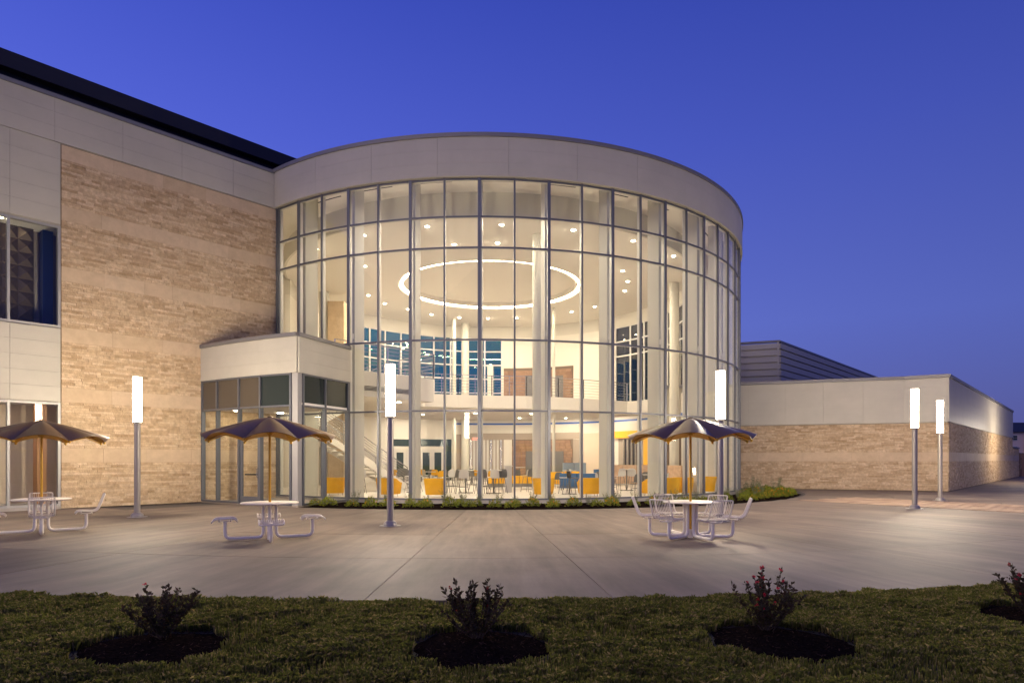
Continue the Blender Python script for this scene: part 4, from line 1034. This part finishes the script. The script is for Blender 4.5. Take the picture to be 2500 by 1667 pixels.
# ================================================================== PLANTING BED
bedm = MB(); vs_ = []; fs_ = []; na, nr = 120, 10
BA0, BA1 = -.42, 1.17
for i in range(na+1):
    a = BA0+(BA1-BA0)*i/na
    for j in range(nr+1):
        r = R+.10+(RB-R-.10)*j/nr; e = min(1, (BA1-a)/.1, (a-BA0)/.08+.2)
        r = R+.10+(RB-R-.10)*j/nr
        z = -.03+.06*math.sin(math.pi*min(1,.08+j/nr*.92))**.5+random.uniform(-.012,.012)
        x, y = pol(r, a); vs_.append((x,y,z))
for i in range(na):
    for j in range(nr):
        b = i*(nr+1)+j; fs_.append((b, b+1, b+nr+2, b+nr+1)[::-1])
bed = MB().add(vs_, fs_); tag(build(bed, 'planting_bed', M['mulch'], smooth=True), kind='structure')
def leaf_quad(b, p, d, n, L, w, mi=0):
    d = d.normalized(); s = d.cross(n)
    if s.length < 1e-3: s = Vector((1,0,0))
    s.normalize(); e = p+d*L; m_ = p+d*L*.5+n*L*.06
    b.add([p, m_-s*w, e, m_+s*w], [(0,1,2,3)], mi)
def rv_(): return Vector((random.gauss(0,1),random.gauss(0,1),random.gauss(0,1))).normalized()
def low_mesh(fl_):
    b = MB()
    for k in range(260):
        v = rv_(); v.z = abs(v.z); rr = random.uniform(.25,1.0)**.6; p = Vector((v.x*.23*rr, v.y*.23*rr, .02+v.z*.24*rr))
        d = (v+rv_()*.7+Vector((0,0,.4))); leaf_quad(b, p, d, rv_(), random.uniform(.05,.09), .012)
    for k in range(fl_):
        v = rv_(); v.z = abs(v.z)+.4; v.normalize(); p = Vector((v.x*.19, v.y*.19, .03+v.z*.22))
        for q in range(4): leaf_quad(b, p, rv_(), rv_(), .03, .014, 1)
    return b.mesh('foliage', [M['low'], M['orange']])
def tall_mesh():
    b = MB()
    for k in range(16):
        a_ = random.uniform(0,6.28); l = random.uniform(.32,.62); tip = Vector((math.cos(a_)*random.uniform(.05,.22), math.sin(a_)*random.uniform(.05,.22), l)); base = Vector((tip.x*.3, tip.y*.3, 0))
        b.tube([base, (base+tip)/2+Vector((0,0,.02)), tip], [.005,.004,.002], 3, 0, False)
        for q in range(14):
            t = random.uniform(.25,1.0); p = base+(tip-base)*t; v = rv_(); v.z = abs(v.z)*.6+.2; leaf_quad(b, p, v, rv_(), random.uniform(.04,.07), .009)
    return b.mesh('foliage', [M['sage']])
lows = [low_mesh(k) for k in (0, 6, 12, 3)]; talls = [tall_mesh() for _ in range(4)]
def bed_plant(r, a, kind, s):
    x, y = pol(r, a); me = random.choice(lows if kind == 'l' else talls)
    o = link('low_plant' if kind == 'l' else 'sage_plant', me, None, (x,y,.018), random.uniform(0,6.28), (s,s,s*random.uniform(.9,1.1)))
    if kind == 'l': tag(o, 'low yellow green bedding plant in the curved mulch bed', 'plant', 'low bedding plants in the curved bed')
    else: tag(o, 'wispy grey green sage plant close to the curved glass', 'plant', 'sage plants along the curved glass')
a = -.36
while a < 1.12:
    if a > -.30 or True: bed_plant(15.25+random.uniform(-.2,.2), a, 'l', random.uniform(.85,1.2))
    if random.random() < .3 and a > -.2: bed_plant(14.7+random.uniform(-.15,.15), a+.015, 'l', random.uniform(.8,1.15))
    a += random.uniform(.034,.056) if a < .9 else .022
a = -.30
while a < 1.1:
    bed_plant(14.3+random.uniform(-.35,.3), a, 't', random.uniform(.62,.95)); a += random.uniform(.028,.05)
for k in range(26):
    bed_plant(random.uniform(13.5,15.2), random.uniform(.93,1.13), random.choice('llt'), random.uniform(1.0,1.5))

# ================================================================== FOREGROUND: MULCH RINGS, SHRUBS, GRASS
MR = [(-3.04,5.50,.62),(-.27,5.55,.62),(2.33,5.70,.63),(5.35,6.55,.62)]
for k, (x, y, r) in enumerate(MR):
    vs_ = [(x,y,.0)]; fs_ = []; n = 40
    for j, q in enumerate((.35,.7,1.0)):
        for i in range(n):
            a_ = 2*math.pi*i/n; rr = r*q*(1+.06*math.sin(3*a_+k)+random.uniform(-.03,.03)); vs_.append((x+rr*math.cos(a_), y+rr*math.sin(a_), (-.005,-.015,-.06)[j]+random.uniform(-.008,.008)))
    for i in range(n):
        i2 = (i+1)%n; fs_.append((0,1+i,1+i2))
        for j in range(2): fs_.append((1+j*n+i,1+(j+1)*n+i,1+(j+1)*n+i2,1+j*n+i2))
    tag(build(MB().add(vs_, fs_), 'mulch_ring', M['mulch'], smooth=True), kind='structure')
ch = MB()
for k in range(5200):
    x, y, r = random.choice(MR); rr = r*math.sqrt(random.random())*1.02; a_ = random.uniform(0,6.28); px, py = x+rr*math.cos(a_), y+rr*math.sin(a_)
    d = random.uniform(0,3.14); L = random.uniform(.006,.022); w = random.uniform(.002,.006); zc = .005-.04*(rr/r)**2+random.uniform(-.005,.015); e1 = Vector((math.cos(d),math.sin(d),random.uniform(-.4,.4)))*L; e2 = Vector((-math.sin(d),math.cos(d),random.uniform(-.3,.3)))*w
    c = Vector((px,py,zc)); ch.add([c-e1-e2,c+e1-e2,c+e1+e2,c-e1+e2],[(0,1,2,3)])
tag(build(ch, 'mulch_chips', M['chip']), kind='stuff')
def shrub(x, y, h, seed, nfl, label):
    random.seed(seed); t = thing('flowering_shrub', label, 'shrub', (x,y,-.01), 0, 'young shrubs in the lawn')
    tw, lf, fw = MB(), MB(), MB()
    for k in range(22):
        a_ = random.uniform(0,6.28); sp = random.uniform(.04,.34)*h/.55; hh = h*random.uniform(.62,1.0)*(1-.25*(sp/.34)**2); base = Vector((random.uniform(-.035,.035),random.uniform(-.035,.035),-.02))
        tip = Vector((math.cos(a_)*sp, math.sin(a_)*sp, hh)); md = base*.5+tip*.5+Vector((math.cos(a_)*.03,math.sin(a_)*.03,-.02)); pts = [base*(1-s_)**2+md*2*s_*(1-s_)+tip*s_*s_ for s_ in [i/7 for i in range(8)]]
        tw.tube(pts, [.006-.0045*i/7 for i in range(8)], 4, 0, False)
        for s_ in range(54):
            q = random.uniform(.18,.98); i = int(q*7); p = pts[i]+(pts[min(i+1,7)]-pts[i])*(q*7-i)
            v = rv_(); v.z = abs(v.z)*.8+.25; leaf_quad(lf, p, v, rv_(), random.uniform(.03,.058), random.uniform(.008,.014))
        for s_ in range(3):
            q = random.uniform(.5,.8); i = int(q*7); p = pts[i]; v = (tip-base).normalized()+rv_()*.6; e = p+v*.09; tw.tube([p,e], [.003,.001], 3, 0, False)
            for r_ in range(7): pp = p+(e-p)*random.uniform(.2,1); w = rv_(); w.z = abs(w.z)+.2; leaf_quad(lf, pp, w, rv_(), random.uniform(.02,.035), .007)
        if k < nfl:
            for r_ in range(10): leaf_quad(fw, tip+rv_()*.008, rv_(), rv_(), .018, .010)
            p = pts[4+k%3]+rv_()*.02
            for r_ in range(10): leaf_quad(fw, p+rv_()*.008, rv_(), rv_(), .018, .010)
    link('stems', tw.mesh('stems', M['twig']), t)['kind'] = 'stuff'; link('foliage', lf.mesh('foliage', M['shrub']), t)['kind'] = 'stuff'
    if fw.v: link('flowers', fw.mesh('flowers', M['flower']), t)['kind'] = 'stuff'
shrub(-3.05,5.72,.52,11,1,'dark leafy shrub with one red bloom in a mulch ring')
shrub(-.30,5.72,.57,12,2,'spreading dark shrub with few blooms in a mulch ring before the lobby')
shrub(2.33,6.0,.60,13,9,'bushy shrub covered in red blooms in a mulch ring')
shrub(5.20,6.6,.56,14,4,'dark shrub in the mulch ring farthest along the lawn edge')
random.seed(5)
# grass blades
def blades(n, x0, x1, y0, y1, hs, wmul=1.0):
    X = rng.uniform(x0,x1,n); Y = rng.uniform(y0,y1,n)
    k = np.hypot(X-CX, Y-CY) > RP+.0+.05*np.sin(X*7)+.04*np.sin(X*17+2)
    for (mx, my, r) in MR: k &= np.hypot(X-mx, Y-my) > r*(.98+.06*np.sin(9*np.arctan2(Y-my,X-mx)+mx))
    X, Y = X[k], Y[k]; n = len(X)
    cl_ = np.zeros(n)
    fr_ = np.random.default_rng(3)
    for q_ in range(22):
        fq = 2.2*1.17**q_; th = fr_.uniform(0,2*np.pi); cl_ += np.sin(fq*(np.cos(th)*X+np.sin(th)*Y)+fr_.uniform(0,6.28)+1.5*np.sin(fq*.31*(X-Y)))*.30
    keep = rng.random(n) < np.clip(.85+.35*cl_, .3, 1); X, Y, cl_ = X[keep], Y[keep], cl_[keep]; n = len(X)
    H = hs*(.55+.75*rng.random(n))*np.clip(1+.4*cl_,.35,1.9); W = .0035*(1+rng.random(n))*wmul
    A = rng.uniform(0,2*np.pi,n); B = rng.uniform(0,2*np.pi,n); ln_ = H*rng.uniform(.2,1.3,n)
    z = np.full(n,-.05)
    v = np.empty((n,4,3))
    v[:,0] = np.c_[X-np.cos(A)*W, Y-np.sin(A)*W, z]; v[:,1] = np.c_[X+np.cos(A)*W, Y+np.sin(A)*W, z]
    mx_ = X+np.cos(B)*ln_*.35; my_ = Y+np.sin(B)*ln_*.35
    v[:,2] = np.c_[mx_+np.cos(A)*W*.7, my_+np.sin(A)*W*.7, z+.05+H*.6]; v[:,3] = np.c_[X+np.cos(B)*ln_, Y+np.sin(B)*ln_, z+.05+H*rng.uniform(.7,1,n)]
    return v
def grass_obj(parts, name):
    v = np.concatenate(parts); n = len(v); me = bpy.data.meshes.new(name)
    me.vertices.add(n*4); me.vertices.foreach_set('co', v.reshape(-1)); me.loops.add(n*6); me.polygons.add(n*2)
    b = np.arange(n)[:,None]*4; idx = np.concatenate([b+np.array([[0,1,2]]), b+np.array([[0,2,3]])],1).reshape(-1)
    me.loops.foreach_set('vertex_index', idx.astype(np.int32)); me.polygons.foreach_set('loop_start', (np.arange(n*2)*3).astype(np.int32))
    me.materials.append(M['grass']); me.update(); me.validate(); return tag(link(name, me), 'short dark unmown lawn grass between plaza and camera', 'grass', kind='stuff')
grass_obj([blades(480000,-7.3,7.6,4.0,8.6,.027), blades(60000,-12,12,2.6,9.5,.03,1.3)], 'grass')
